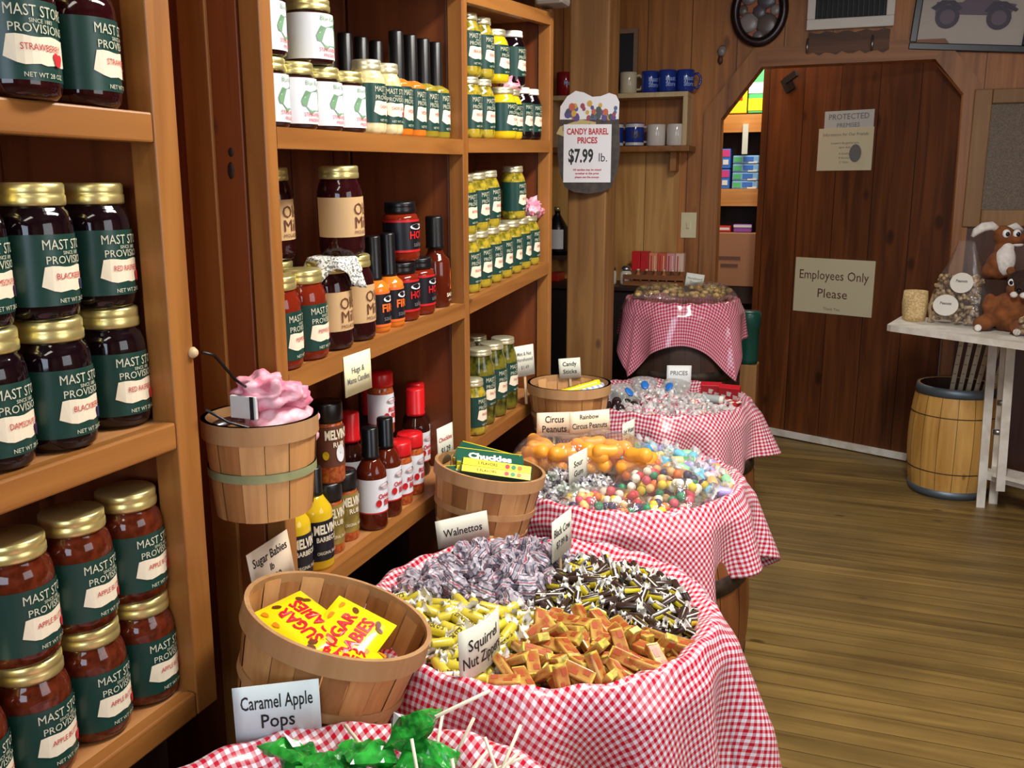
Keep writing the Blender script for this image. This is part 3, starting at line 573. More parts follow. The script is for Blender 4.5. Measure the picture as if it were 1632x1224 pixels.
# --- near bay, middle shelf
J['pepper']=mason('jelly_jar','','jar',.04,.152,REDSAUCE,.022,labelfn=ml(.152,'PEPPER JELLY',(BERRY,.005),'19 OZ'),group='red jelly jars with green labels')
def tan_lab(r,h):
    b=MB(); rr=r+.0006; b.lathe([(rr,h*.22),(rr,h*.66)],28,TANL,a0=-2.4,a1=2.4); f=lambda z:cyl(rr+.0012,z,R(-5))
    b.text('Old',h*.13,BRNL,f(h*.53),r,align='C'); b.text('Mill',h*.13,BRNL,f(h*.38),r*1.2); b.text('MOLASSES',h*.04,BRNL,f(h*.27),r*1.2); return b
J['tan']=mason('molasses_jar','','jar',.041,.158,JAM,.022,labelfn=lambda r:tan_lab(r,.158),group='tan labelled molasses jars')
row('pepper','n2',[(-.895,1.297,'red jelly jar half hidden by the near post, middle shelf',0,0),(-.895,1.378,'red jelly jar with green label, front of the middle shelf',R(-12),0),(-.975,1.30,'red jelly jar stacked behind the near post, middle shelf',0,.153)])
pj('pepper',-.975,1.30,zat('n2',1.30),'red jelly jar at the back under the stacked one, near post',0,tilt('n2'))
row('tan','n2',[(-.895,1.461,'tan labelled molasses jar under the grey lace cloth, middle shelf',R(-18),0),(-.895,1.545,'tan labelled molasses jar next to the orange sauce bottles',R(-12),0),(-.895,1.512,'tan labelled molasses jar stacked on top, middle shelf front',R(-12),.1605),(-.985,1.425,'tan labelled molasses jar stacked in the back row, middle shelf',R(-12),.1605),(-.985,1.425,'tan labelled molasses jar in the back row, middle shelf',0,0)])
b=MB(); 
def lacef(u,v):
    a=2*PI*v; rr=.012+.055*u if u<.55 else .043+.010*(u-.55)/.45; d=0 if u<.55 else (u-.55)/.45*(.038+.018*math.sin(3*a+1)); k=1+.16*math.sin(7*a)*max(0,u-.5)*2
    return (rr*k*math.cos(a),rr*k*math.sin(a),.001+.002*math.sin(5*a)*u-d)
b.grid(lacef,14,56,LACE); o=b.build('lace_cloth'); o.location=(-.888,1.465,zat('n2',1.461)+.1625); o.modifiers.new('t','SOLIDIFY').thickness=.0012; tag(o,'grey and white lace cloth draped over a molasses jar lid','cloth')
def fire_lab(main,l1,l2):
    def fn(r,z0=.03,z1=.092,m=main):
        b=MB(); rr=r+.0006; h=z1-z0; b.lathe([(rr,z0),(rr,z1)],24,BLKL,a0=-2.5,a1=2.5); b.lathe([(rr+.0004,z0),(rr+.0004,z0+h*.07)],24,m,a0=-2.5,a1=2.5); b.lathe([(rr+.0004,z1-h*.07),(rr+.0004,z1)],24,m,a0=-2.5,a1=2.5)
        f=lambda z:cyl(rr+.0014,z,R(-5)); q=f(z0+h*.78); b.add([q(r*.55*math.cos(i*PI/8),h*.09*math.sin(i*PI/8)) for i in range(16)],[list(range(16))],WLAB)
        b.text('CAROLINA',h*.07,INK,cyl(rr+.002,z0+h*.78,R(-5)),r*.8); b.text(l1,h*.22,m,f(z0+h*.53),r*1.5,bold=.03); b.text(l2,h*.15,GREYINK,f(z0+h*.24),r*1.5); return b
    return fn
J['redj']=mason('salsa_jar','','jar',.037,.12,REDSAUCE,.022,lidm=BLACK,labelfn=lambda r:fire_lab(REDL,'HOT','salsa')(r,.02,.085),group='black lidded salsa jars')
J['fire']=bottle('hot_sauce_bottle','',.028,.185,ORNG,.085,BLACK,lambda r:fire_lab(ORL,'FIRE','sauce')(r,.012,.08),.42,.46,.56,'orange hot sauce bottles')
row('fire','n2',[(-.89,1.622,'orange hot sauce bottle with black neck, beside the molasses jars',R(-14),0),(-.89,1.682,'orange hot sauce bottle with black neck, beside the salsa jars',R(-14),0)])
row('redj','n2',[(-.9,1.752,'black lidded red salsa jar under the stacked one, middle shelf',R(-16),0),(-.9,1.829,'black lidded red salsa jar next to the brown sauce bottle',R(-10),0),(-.90,1.757,'black lidded red salsa jar stacked on another, middle shelf',R(-18),.121)])
row('redj','n2',[(-.99,1.70,'black lidded salsa jar at the back, behind the hot sauce',0,0)])
def flame_lab(r):
    b=MB(); rr=r+.0008; f=cyl(rr,.05,0); b.add([f(x,y) for x,y in ((-.004,-.01),(.008,-.012),(.014,.0),(.012,.02),(.016,.034),(.006,.025),(.004,.038),(-.002,.02),(.002,.004))],[list(range(9))],ORL); b.text('SAUCE',.008,CREAML,cyl(rr+.0006,.028,0),r*1.3,bold=.03); b.text('12 FL OZ',.004,CREAML,cyl(rr+.0006,.016,0),r); return b
J['sauce']=bottle('steak_sauce_bottle','brown sauce bottle with tall black cap and flame print, near the middle post','x' and .032,.20,BBQS,.07,BLACK,flame_lab,.5,.5,.62)
row('sauce','n2',[(-.9,1.922,None,R(-10),0)])
# --- near bay, lowest shelf: sauces and rubs
def melvin(bg,txt,z0,z1,pic=False,two='BARBECUE'):
    def fn(r):
        b=MB(); rr=r+.0006; h=z1-z0; b.lathe([(rr,z0),(rr,z1)],24,bg,a0=-2.6,a1=2.6); f=lambda z:cyl(rr+.0012,z,R(-18))
        b.text("MELVIN'S",h*.22,txt,f(z0+h*.8),r*1.75,bold=.04); b.text(two,h*.12,txt,f(z0+h*.55),r*1.5,bold=.02)
        if pic:
            q=cyl(rr+.0012,z0+h*.32,R(-12)); b.add([q(.010*math.cos(i*PI/8),h*.22*math.sin(i*PI/8)) for i in range(16)],[list(range(16))],WLAB); q=cyl(rr+.0012,z0+h*.3,R(-65)); b.add([q(.006*math.cos(i*PI/8),.008*math.sin(i*PI/8)) for i in range(16)],[list(range(16))],MUST)
        else: b.text('ORIGINAL SAUCE',h*.08,txt,f(z0+h*.2),r*1.5)
        return b
    return fn
def shaker(label,r,h,content,lidm,lid,labelfn,group):
    t=thing('spice_shaker',label,'spice jar',(0,-50,0),group=group); b=MB(); s=h-lid
    b.lathe([(0,0),(r*.95,0),(r,.004),(r,s-.012),(r*.94,s-.004),(r*.9,s+.002),(0,s+.002)],28,content); jb=b.build('jar_body',t)
    b=MB(); b.lathe([(0,s),(r*.98,s),(r*1.0,s+.004),(r*1.0,h-.004),(r*.94,h),(0,h)],30,lidm,rfun=lambda a,z:1+.012*math.cos(a*24)); b.build('lid',t)
    labelfn(r).build('label',jb); return t
J['rub']=shaker('',.0305,.15,SPICE,BLACK,.036,melvin(BRNL,CREAML,.032,.108,True,'RUB'),'black lidded rub shakers')
J['rubg']=shaker('',.029,.135,SPICE,BLACK,.034,melvin(noisy('olive_label',srgb(120,100,40),srgb(150,128,60),30,.4),CREAML,.018,.095,False,'RUB'),'black lidded rub shakers')
MUSTB=flat('mustard_label',srgb(22,24,34),.35)
J['must']=bottle('mustard_sauce_bottle','',.032,.185,MUST,.05,BLACK,melvin(MUSTB,CREAML,.018,.092),.42,.56,.74,'yellow mustard sauce bottles')
J['must2']=J['must']
def ole_lab(r,z0=.035,z1=.105,hot=False):
    b=MB(); rr=r+.0006; h=z1-z0; b.lathe([(rr,z0),(rr,z1)],24,WLAB,a0=-2.5,a1=2.5); b.lathe([(rr+.0004,z0),(rr+.0004,z0+h*.04)],24,REDL,a0=-2.5,a1=2.5)
    f=lambda z,a=-8:cyl(rr+.0012,z,R(a)); q=f(z0+h*.78); b.add([q(r*.6*math.cos(i*PI/8),h*.1*math.sin(i*PI/8)) for i in range(16)],[list(range(16))],flat('label_grey',srgb(150,150,150),.4))
    b.text('SAUCEMAN',h*.07,REDL,cyl(rr+.002,z0+h*.78,R(-8)),r); b.text('RUB' if hot else 'Original',h*.14,REDL,f(z0+h*.5),r*1.3,bold=.03); b.text('BBQ',h*.16,REDL,f(z0+h*.3,5),r*.9,bold=.03)
    q=f(z0+h*.3,-42); b.add([q(.0065*math.cos(i*PI/8),.0075*math.sin(i*PI/8)) for i in range(16)],[list(range(16))],REDL); return b
J['bbq']=bottle('barbecue_sauce_bottle','',.03,.205,BBQS,.062,BLACK,lambda r:ole_lab(r),.44,.55,.72,'black capped barbecue sauce bottles')
J['bbqr']=bottle('barbecue_sauce_bottle','',.032,.205,DKBBQ,.062,REDP,lambda r:ole_lab(r),.5,.55,.72,'red capped barbecue sauce bottles',capr=1.35)
J['redsh']=shaker('',.0285,.135,SPICE,REDP,.03,lambda r:ole_lab(r,.022,.09,True),'red lidded rub shakers')
row('must','n3',[(-.89,1.374,'yellow mustard sauce bottle with black label, behind the tilted basket',R(-15),0),(-.89,1.303,'yellow mustard sauce bottle half hidden by the near post',R(-10),0)])
row('rub','n3',[(-.903,1.448,'brown labelled rub shaker stacked high beside the hanging basket',R(-20),.1355)])
row('rubg','n3',[(-.905,1.442,'olive labelled rub shaker beside the mustard bottle',R(-20),0),(-.91,1.506,'olive labelled rub shaker beside the black capped sauce',R(-16),0)])
row('bbq','n3',[(-.885,1.575,'black capped barbecue bottle with white label, nearer the rub shakers',R(-14),0),(-.892,1.650,'black capped barbecue bottle with white label, nearer the red shakers',R(-10),0)])
row('redsh','n3',[(-.9,1.72,'red lidded rub shaker beside the black capped barbecue bottle',R(-15),0),(-.905,1.786,'red lidded rub shaker beside the red capped bottles',R(-15),0),(-.965,1.745,'red lidded rub shaker under the stacked one, behind the row',0,0),(-.962,1.762,'red lidded rub shaker stacked above the front row',R(-15),.136)])
row('bbqr','n3',[(-.985,1.665,'red capped barbecue bottle at the back behind the black capped ones',0,0),(-.95,1.905,'red capped barbecue bottle, middle of the back row',R(-10),0),(-.975,1.938+.02,'red capped barbecue bottle in the corner by the middle post',R(-10),0),(-1.05,1.88,'red capped barbecue bottle deepest in the back row',0,0)])
# --- far bay: pickles and relishes
GP='gold lidded pickle jars with green labels'
J['pick']=mason('pickle_jar','','jar',.0345,.138,PICK,.016,lidr=.8,lidm=GOLD2,labelfn=lambda r:mast_label(r,.022,.098,'BREAD & BUTTER',(OLIVE,.004),'16 OZ'),group=GP)
J['pickd']=mason('pickle_jar','','jar',.036,.135,JAMB,.016,lidr=.8,lidm=WHITE,labelfn=lambda r:mast_label(r,.022,.095,'CHERRY',(BERRY,.004),'16 OZ'),group='dark jars on the far top shelf')
J['rely']=mason('relish_jar','','jar',.039,.125,YELL,.016,lidr=.82,lidm=GOLD2,labelfn=lambda r:mast_label(r,.02,.088,'SQUASH',(YELL,.004),'16 OZ'),group='yellow relish jars')
J['pickl']=mason('pickle_jar','','jar',.040,.195,PICKD,.016,lidr=.78,lidm=GOLD2,labelfn=lambda r:mast_label(r,.05,.13,'DILL PICKLES',(OLIVE,.005),'32 OZ'),group='tall dill pickle jars')
row('pick','f1',[(-.9,2.129-.02,'pickle jar at the near end of the far top shelf, lower row',R(-18),0),(-.9,2.21-.02,'pickle jar, second in the lower row of the far top shelf',R(-14),0),(-.9,2.105,'pickle jar stacked beside the middle post, far top shelf',R(-25),.139),(-.9,2.187,'pickle jar stacked second, far top shelf',R(-14),.139)])
row('rely','f1',[(-.885,2.29,'yellow relish jar in the lower row of the far top shelf',R(-16),0),(-.9,2.375,'yellow relish jar under the pink ribbon, far top shelf',R(-16),0),(-.90,2.275,'yellow relish jar stacked on the far top shelf',R(-14),.135)])
row('pickd','f1',[(-.9,2.462,'dark cherry jar in the lower row of the far top shelf, by the yellow jars',R(-12),0),(-.9,2.537,'dark cherry jar nearest the far post, top shelf',R(-12),0),(-.9,2.405,'dark cherry jar stacked on the far top shelf',R(-12),.136)])
row('pick','f2',[(-.9,2.096+.0725*i,'pickle jar, far middle shelf, front row, '+['beside the middle post','second along','third along','fourth along','fifth along','sixth along','under the pink cloth'][i],R(-18+3*i),0) for i in range(6)])
row('pick','f2',[(-.9,2.5325,'pickle jar in the front row of the far middle shelf, nearest the far post',R(-8),0)])
row('pick','f2',[(-.905,2.087,'pickle jar stacked beside the middle post, far middle shelf',R(-15),.139),(-.905,2.165,'pickle jar stacked second, far middle shelf',R(-12),.139),(-.905,2.24,'pickle jar stacked third, far middle shelf',R(-12),.139),(-.905,2.43,'pickle jar stacked alone on the right, far middle shelf',R(-12),.139)])
row('pick','f3',[(-.885,2.088,'small pickle jar at the very front by the middle post, lowest far shelf',R(-14),0)])
lab=['tall dill pickle jar beside the middle post, lowest far shelf','tall dill pickle jar nearest the small pickle jar, front row, lowest far shelf','tall dill pickle jar behind the candy stick card, lowest far shelf','tall dill pickle jar near the far post, front row, lowest far shelf']
k=0
row('pickl','f3',[(-.905,2.185,lab[1],R(-16),0),(-.905,2.268,lab[2],R(-12),0),(-.905,2.351,lab[3],R(-12),0)])
for j in range(2):
    for i in range(4): row('pickl','f3',[(-.99-.083*j,2.11+.083*i+.02*j,'tall dill pickle jar, lowest far shelf, %s row, %s from the middle post'%(['second','back'][j],['first','second','third','fourth'][i]),0,0)])
J['pickg']=mason('pickle_jar','dark green labelled jar standing on top of the pickle jar lids, lowest far shelf','jar',.037,.12,PICKD,.016,lidr=.8,lidm=BLACK,labelfn=lambda r:mast_label(r,.02,.09,'PICKLES',(OLIVE,.004),'16 OZ'))
row('pickg','f3',[(-1.03,2.265,None,R(-14),.1965)])
def ribbon(name,label,loc,m,s=.022,seed=1):
    b=MB(); b.ball((0,0,s*.8),(s,s,s*.9),m,3,.9,26,seed); b.ball((.4*s,1.1*s,s*.2),(s*.6,s*.9,s*.5),m,3,.8,26,seed+4); b.ball((.3*s,-.9*s,s*.3),(s*.6,s*.8,s*.5),m,3,.8,26,seed+9); o=b.build(name); o.location=loc; tag(o,label,'ribbon'); return o
ribbon('pink_ribbon','crumpled pink ribbon on a jar lid, far top shelf',(-.9,2.375,zat('f1',2.375)+.126),PINKC,.022,2)
ribbon('pink_ribbon','crumpled pink ribbon on the last jar, far middle shelf',(-.89,2.5325,zat('f2',2.5325)+.139),PINKC,.026,5)
# ---------------- candy barrels ----------------
def barrel(label,cx,cy,H,rt,rm,stave=STAVE,name='barrel',hoops=HOOPM):
    t=thing(name,label,'barrel',(cx,cy,0)); rf=lambda z:rm-(rm-rt)*(2*z/H-1)**2
    b=MB(); N=24; zs=[i/12*H for i in range(13)]
    for k in range(N):
        a0=2*PI*k/N+.004; a1=2*PI*(k+1)/N-.004
        b.grid(lambda u,v:((rf(u*H))*math.cos(a0+(a1-a0)*v),(rf(u*H))*math.sin(a0+(a1-a0)*v),u*H),12,2,stave)
    b.lathe([(0,.02),(rt*.97,.02),(rt-.012,H),(rt,H)],48,stave); b.lathe([(r_-.0035 if False else rf(z)-.003,z) for z in zs for r_ in (0,)],48,DARKW)
    b.lathe([(0,H-.09),(rt-.005,H-.09)],48,DARKW)
    b.build('barrel_body',t)
    for z0,w in ((.015,.045),(H*.26,.04),(H*.68,.04),(H-.07,.045)):
        b=MB(); b.lathe([(rf(z0)-.002,z0),(rf(z0)+.0025,z0),(rf(z0+w)+.0025,z0+w),(rf(z0+w)-.002,z0+w)],48,hoops); b.build('hoop',t)
    return t
def cloth(label,cx,cy,zr,Rr,S,a0,zb,mat,seed=0,folds=(9,13),amp=.045,flare=.05,group='gingham barrel cloths',base=.012,tip=None,tw=.24,ta=.26):
    rnd=random.Random(seed); ph=[rnd.uniform(0,6.28) for _ in range(6)]
    Lm=S*1.414; NI=[0,.5,.82]; 
    def L(a): return S/max(abs(math.cos(a-a0)),abs(math.sin(a-a0)))
    NU=38; NV=320; di=zr-zb
    def rho(u,a):
        i=u*NU
        if i<=3: return (Rr-di-.02)*i/3*.98
        if i<=6: return Rr-di-.02+(di+.02)*(i-3)/3
        s=(i-6)/(NU-6); return Rr+(L(a)-Rr)*s
    def fn(u,v):
        a=2*PI*v; p=rho(u,a); i=u*NU
        if i<=3: r=(Rr-.040)*i/3; z=zb
        elif i<=6:
            k=(i-3)/3; r=Rr-.040+.034*k**3; z=zb+(zr-zb)*k+ (.004*math.sin(17*a+ph[0]) if i<6 else .003*math.sin(23*a+ph[2])); r+=.004*math.sin(13*a+ph[1])*k*(1-k)*4
        else:
            t=p-Rr; c=max(0,(L(a)-S)/(Lm-S)); q=min(1,t/.05); 
            A=amp*min(1,(t/.22))**1.1
            w=.55*math.sin(folds[0]*a+ph[3]+.6*math.sin(2*a+ph[5]))+.45*math.sin(folds[1]*a+ph[4]); w=math.copysign(abs(w)**.75,w)
            tf=0 if tip is None else ta*math.exp(-(((a-tip+PI)%(2*PI)-PI)/tw)**2)
            r=Rr+.008*q+base*q+t*.08+t*flare*c**2+t*tf+A*w*(1-.8*min(1,tf)); z=zr+.004*math.exp(-((t-.008)/.008)**2)-t*(.97-.05*c**2-.16*tf)+.003*math.sin(23*a+ph[2])*(1-q)
        return (r*math.cos(a),r*math.sin(a),z)
    def uvf(u,v):
        a=2*PI*v; p=rho(u,a); return (p*math.cos(a-a0),p*math.sin(a-a0))
    b=MB(); b.grid(fn,NU,NV,mat,True,None,uvf); o=b.build('tablecloth'); o.location=(cx,cy,0); m=o.modifiers.new('t','SOLIDIFY'); m.thickness=.0012; m.offset=0
    return tag(o,label,'tablecloth',group)
B1=(-.46,.715); B2=(-.485,1.432); B3=(-.53,2.20); B4=(-.62,3.12); B5=(-.70,3.88)
for c,l in ((B1,'dark wooden barrel under the green lollipops, nearest the camera'),(B2,'dark wooden barrel of four divided candies, second from the camera'),(B3,'dark wooden barrel holding the circus peanuts and gumdrops'),(B4,'dark wooden barrel holding mints and red boxes, behind the candy stick basket')):
    barrel(l,c[0],c[1],.565,.272,.322)
barrel('tall dark barrel by the back wall under the pink cloth',B5[0],B5[1],.80,.215,.25,DARKW)
cloth('red gingham cloth on the barrel of green pops, nearest the camera',*B1,.612,.292,.47,R(-25),.56,CLOTH,1,tip=R(40))
cloth('red gingham cloth on the barrel of four divided candies, second from the camera',*B2,.605,.297,.565,R(-16),.555,CLOTH,2,tip=R(8),flare=.0,ta=.14)
cloth('red gingham cloth on the barrel of circus peanuts and gumdrops',*B3,.605,.292,.475,R(-8),.555,CLOTH,3,tip=R(14),ta=.16)
cloth('red gingham cloth on the barrel of mints and red boxes',*B4,.605,.292,.475,R(-4),.555,CLOTH,4,tip=R(8))
cloth('glossy pink gingham cloth on the tall barrel by the back wall',*B5,.855,.228,.395,R(10),.835,CLOTHP,5,(7,9),.022,.10)
# boards that quarter the second barrel
for nm,c,d,rz,l in (('divider_board',(B2[0],B2[1]-.03,.553),(.50,.008,.034),R(4),'long grey divider board across the second candy barrel'),('divider_board',(B2[0]-.02,B2[1]+.115,.553),(.008,.24,.030),R(4),'short divider board between the striped sweets and the dark chews'),('divider_board',(B2[0]+.015,B2[1]-.145,.553),(.008,.20,.028),R(4),'short divider board between the yellow chews and the orange block chews')):
    b=MB(); b.box((0,0,.016),d,DIVW); o=b.build(nm); o.location=c; o.rotation_euler=(0,0,rz); tag(o,l,'board')
# ---------------- sweets ----------------
def twistroll(name,L,r,bodym,endm,bandm=None,txt=None,txtm=None,label='',cat='candy',group=None,nseg=12,tw=.85):
    b=MB(); Mx=Matrix.Rotation(R(90),4,'Y')
    b.lathe([(0,-L/2),(r*.9,-L/2),(r,-L/2+r*.3),(r,L/2-r*.3),(r*.9,L/2),(0,L/2)],nseg,bodym,Mx)
    if bandm: b.lathe([(r*1.02,-L*.22),(r*1.02,L*.22)],nseg,bandm,Mx,a0=R(-60),a1=R(60))
    for s in (-1,1):
        w=lambda a,z:1+.45*math.cos(2*a+s)+.12*math.cos(7*a)
        b.lathe([(r*.75,s*L/2*.98),(r*.3,s*(L/2+r*.3)),(r*.6,s*(L/2+r*.8)),(r*tw,s*(L/2+r*1.3))],14,endm,Mx,rfun=w)
    if txt:
        for a in (R(0),R(180)): b.text(txt,r*.9,txtm,lambda x,y,a=a:(x*math.cos(a),(r*1.03)*math.sin(y/r)*math.cos(a),r*1.04*math.cos(y/r)) if a<1 else (-x,r*1.03*math.sin(y/r),-r*1.04*math.cos(y/r)),L*.8,bold=.03)
    o=b.build(name); o.location=(0,-50,0); return tag(o,label,cat,group)
def scatter(cands,n,region,zf,sp,tilt_=.35,seed=0,lift=0,spin=None,scale=(1,1),layers=1,yaw=None):
    rnd=random.Random(seed); 
    for ly in range(layers):
        pts=[]; tries=0
        while len(pts)<n//layers and tries<6000:
            tries+=1; x,y=region(rnd)
            if any((x-p[0])**2+(y-p[1])**2<sp*sp for p in pts): continue
            pts.append((x,y))
        for x,y in pts:
            o=cands[rnd.randrange(len(cands))]; s=rnd.uniform(*scale)
            yw=rnd.uniform(0,6.28) if yaw is None else yaw+rnd.gauss(0,.5)
            rot=(rnd.gauss(0,tilt_) if spin is None else rnd.uniform(0,6.28),rnd.gauss(0,tilt_),yw)
            place(o,(x,y,zf(x,y)+lift*ly+rnd.uniform(-.002,.002)),rot,None,None,s)
def sector(c,Rm,a0,a1,rmin=.0,pad=0): 
    def f(rnd):
        while True:
            a=R(rnd.uniform(a0,a1)); r=math.sqrt(rnd.uniform(rmin**2,Rm**2)); x,y=r*math.cos(a),r*math.sin(a)
            return c[0]+x,c[1]+y
    return f
def quad(c,sx,sy,Rm,pad=.014,oy=-.03,cx=0):
    def f(rnd):
        while True:
            x=rnd.uniform(-Rm,Rm);y=rnd.uniform(-Rm,Rm)
            if x*x+y*y>Rm*Rm: continue
            if (x-cx)*sx<pad or (y-oy-.07*x)*sy<pad: continue
            return c[0]+x,c[1]+y
    return f
# Walnettos: twisted white wax paper with navy stripes and red marks
def crump(name,label,rad,m,amp,freq,seed,group,cat='candy',sub=3,m2=None,squash=1):
    b=MB(); b.ball((0,0,0),(rad,rad*.92,rad*.85*squash),m,sub,amp,freq,seed,smooth=False)
    if m2:
        w=lambda a,z:1+.4*math.cos(3*a+seed)
        b.lathe([(rad*.3,rad*.7),(rad*.18,rad*.95),(rad*.45,rad*1.25)],10,m2,rfun=w)
    o=b.build(name); o.location=(0,-50,0); return tag(o,label,cat,group)
WS=[stripes('striped_wrap%d'%i,[(0,srgb(174,166,176)),(.38,srgb(82,80,98)),(.50,srgb(190,182,190)),(.66,srgb(172,74,86)),(.74,srgb(172,164,174)),(.90,srgb(94,92,110))],s,ax,.35,.25) for i,(s,ax) in enumerate(((62,2),(56,0),(66,1)))]
WG='white twist sweet striped navy and red, back left quarter of the second barrel'
ws=[crump('striped_sweet',WG,.0225,WS[i],.42,26,i+1,'striped twist sweets',m2=WS[i]) for i in range(3)]
def mound(c,z,h,ox,oy,w): return lambda x,y:z+h*math.exp(-(((x-c[0]-ox)**2+(y-c[1]-oy)**2)/w**2))
scatter(ws,64,quad(B2,-1,1,.262,.016,-.03,-.02),mound(B2,.572,.026,-.11,.11,.12),.037,1,11,.020,layers=2,spin=1)
# Black Cow style dark chews
DKW=stripes('dark_chew_wrap',[(0,srgb(52,36,28)),(.42,srgb(206,190,40)),(.60,srgb(60,44,34)),(.85,srgb(228,222,210))],70,1,.3,.1); FOILW=flat('foil_white',srgb(236,234,226),.25)
dk=[twistroll('dark_chew',.034,.0076,DKW,FOILW,None,None,None,'dark brown chew with yellow stripe and white twists, back right quarter of the second barrel',group='dark brown chews'),
    twistroll('dark_chew',.036,.0074,flat('dark_chew_brown',srgb(58,40,32),.25),FOILW,flat('dark_chew_yellow',srgb(206,188,44),.3),None,None,'dark brown chew with yellow stripe and white twists, back right quarter of the second barrel',group='dark brown chews')]
scatter(dk,200,quad(B2,1,1,.264,.012,-.03,-.02),mound(B2,.566,.026,.11,.10,.12),.0195,.35,12,.013,layers=2)
YW=stripes('yellow_chew_wrap',[(0,srgb(220,204,56)),(.62,srgb(240,236,206)),(.8,srgb(204,188,60))],48,1,.3); YB_=flat('yellow_chew_print',srgb(70,48,40),.4)
yk=[twistroll('yellow_chew',.040,.0092,YW,FOILW,None,'SLO POKE',YB_,'yellow roll chew with white twists, front left quarter of the second barrel',group='yellow roll chews',tw=1.1),
    twistroll('yellow_chew',.039,.009,flat('yellow_chew_plain',srgb(212,196,66),.3),FOILW,flat('chew_brown_band',srgb(96,76,54),.4),None,None,'yellow roll chew with white twists, front left quarter of the second barrel',group='yellow roll chews')]
scatter(yk,150,quad(B2,-1,-1,.264,.012,-.03,.01),mound(B2,.570,.020,-.12,-.1,.12),.024,.35,13,.016,layers=2)
SZ=noisy('zipper_wrap',srgb(166,92,42),srgb(198,156,78),45,.28,2,(.36,.58)); SZ2=noisy('zipper_end',srgb(150,150,70),srgb(226,196,84),120,.3,2); SZR=flat('zipper_red',srgb(172,80,44),.35)
sz=[]
for i in range(2):
    b=MB(); b.box((0,0,0),(.040,.0185,.0115),SZ,bev=.002); b.box((-.0205,0,0),(.003,.017,.010),SZ2,bev=.001); b.box((.0205,0,0),(.003,.017,.010),SZ2,bev=.001)
    for (x,y,w,d) in ((-.012,.003,.01,.008),(.006,-.003,.012,.006),(.014,.004,.006,.006)) if i else ((-.006,-.002,.012,.007),(.011,.003,.009,.007)): b.box((x,y,.0059),(w,d,.0006),SZR); b.box((-x,y,-.0059),(w,d,.0006),SZR)
    b.text('NUT ZIPPERS',.0034,REDINK,lambda x,y:(x,-.0094,y),.03); b.text('NUT ZIPPERS',.0034,REDINK,lambda x,y:(-x,.0094,y),.03)
    o=b.build('boxed_chew'); o.location=(0,-50,0); sz.append(tag(o,'orange and gold block shaped chew, front right quarter of the second barrel','candy','orange block chews'))
scatter(sz,120,quad(B2,1,-1,.262,.014,-.03,.01),mound(B2,.572,.022,.11,-.12,.12),.028,.45,14,.016,layers=2,yaw=-.5,scale=(1.1,1.25))
# third barrel: silver wraps, gumdrop bags, pastel taffy, circus peanuts
SIL=[noisy('silver_wrap%d'%i,c1,c2,90,.2,3,(.35,.6),.6,.35) for i,(c1,c2) in enumerate(((srgb(120,116,128),srgb(236,238,234)),(srgb(150,156,146),srgb(228,236,222)),(srgb(96,82,100),srgb(220,218,220))))]
sv=[crump('silver_candy','crinkled silver wrapped candy at the left of the gumdrop barrel',.017,SIL[i],.7,22,i+5,'silver wrapped candies',m2=SIL[i]) for i in range(3)]
scatter(sv,90,sector(B3,.262,165,262,.02),mound(B3,.566,.02,-.16,-.05,.12),.028,1,21,.02,layers=2,spin=1)
TC=[srgb(232,170,186),srgb(120,200,226),srgb(176,166,226),srgb(150,214,160),srgb(236,214,140),srgb(240,226,214),srgb(64,160,220),srgb(96,176,112),srgb(240,180,120)]
WAX=film('wax_paper',(1,1,1,1),.55,.2,.4)
TG='pastel salt water taffy in waxed paper, right side of the gumdrop barrel'
tf=[twistroll('taffy',.031,.0128,flat('taffy%d'%i,c,.35),WAX,flat('taffy_white',srgb(244,240,236),.4) if i%2 else None,None,None,TG,group='pastel wrapped taffies',tw=1.15) for i,c in enumerate(TC)]
scatter(tf,110,sector(B3,.262,-8,100,.06),mound(B3,.568,.03,.02,.14,.14),.032,.4,22,.023,layers=2)
def rod_bag(name,label,cat,loc,rz,w,l,h,fill,nf,seed,filmm=FILM,group=None,rx=0,partname='gumdrops',fr=.0112,crimp=True,stuffed=True):
    t=thing(name,label,cat,loc,(rx,0,rz),group); rnd=random.Random(seed); b=MB()
    for k in range(nf):
        x=rnd.uniform(-w*.40,w*.40);y=rnd.uniform(-l*.42,l*.42); hh=h*(1-(2*x/w)**4)*(1-(2*y/l)**4)
        z=rnd.uniform(.2,.92)*max(hh,h*.4)
        fill(b,(x,y,max(fr,z)),fr,rnd,k)
    o=b.build(partname,t); 
    if stuffed: o['kind']='stuff'
    b=MB()
    def top(u,v,s):
        x=(u-.5)*w;y=(v-.5)*l; k=max(0,1-abs(2*u-1)**3)*max(0,1-abs(2*v-1)**3); n=noise.noise(Vector((x*60+seed,y*60,seed)))*.004*k
        return (x*(1+.04*math.sin(9*v*PI+seed)*(1-k)),y,(h*1.12*k**.6 if s else 0)+.002*(1-k)+n)
    b.grid(lambda u,v:top(u,v,1),14,18,filmm); b.grid(lambda u,v:top(1-u,v,0),4,4,filmm); b.build('bag_film',t); return t
GC=[flat('gumdrop%d'%i,c,.5) for i,c in enumerate([srgb(206,52,60),srgb(230,120,50),srgb(236,206,56),srgb(54,140,96),srgb(240,236,214),srgb(70,60,92),srgb(214,88,104),srgb(236,190,120)])]
def gum(b,p,r,rnd,k): b.ball(p,(r,r,r*1.05),GC[rnd.randrange(8)],2)
rod_bag('gumdrop_bag','clear bag of gumdrops at the front rim of the gumdrop barrel','bag',(-.53,1.995,.575),R(15),.22,.12,.046,gum,70,3,group='clear gumdrop bags')
rod_bag('gumdrop_bag','clear bag of gumdrops lying across the middle of the gumdrop barrel','bag',(-.42,2.13,.590),R(-12),.23,.15,.052,gum,84,5,group='clear gumdrop bags',rx=R(4))
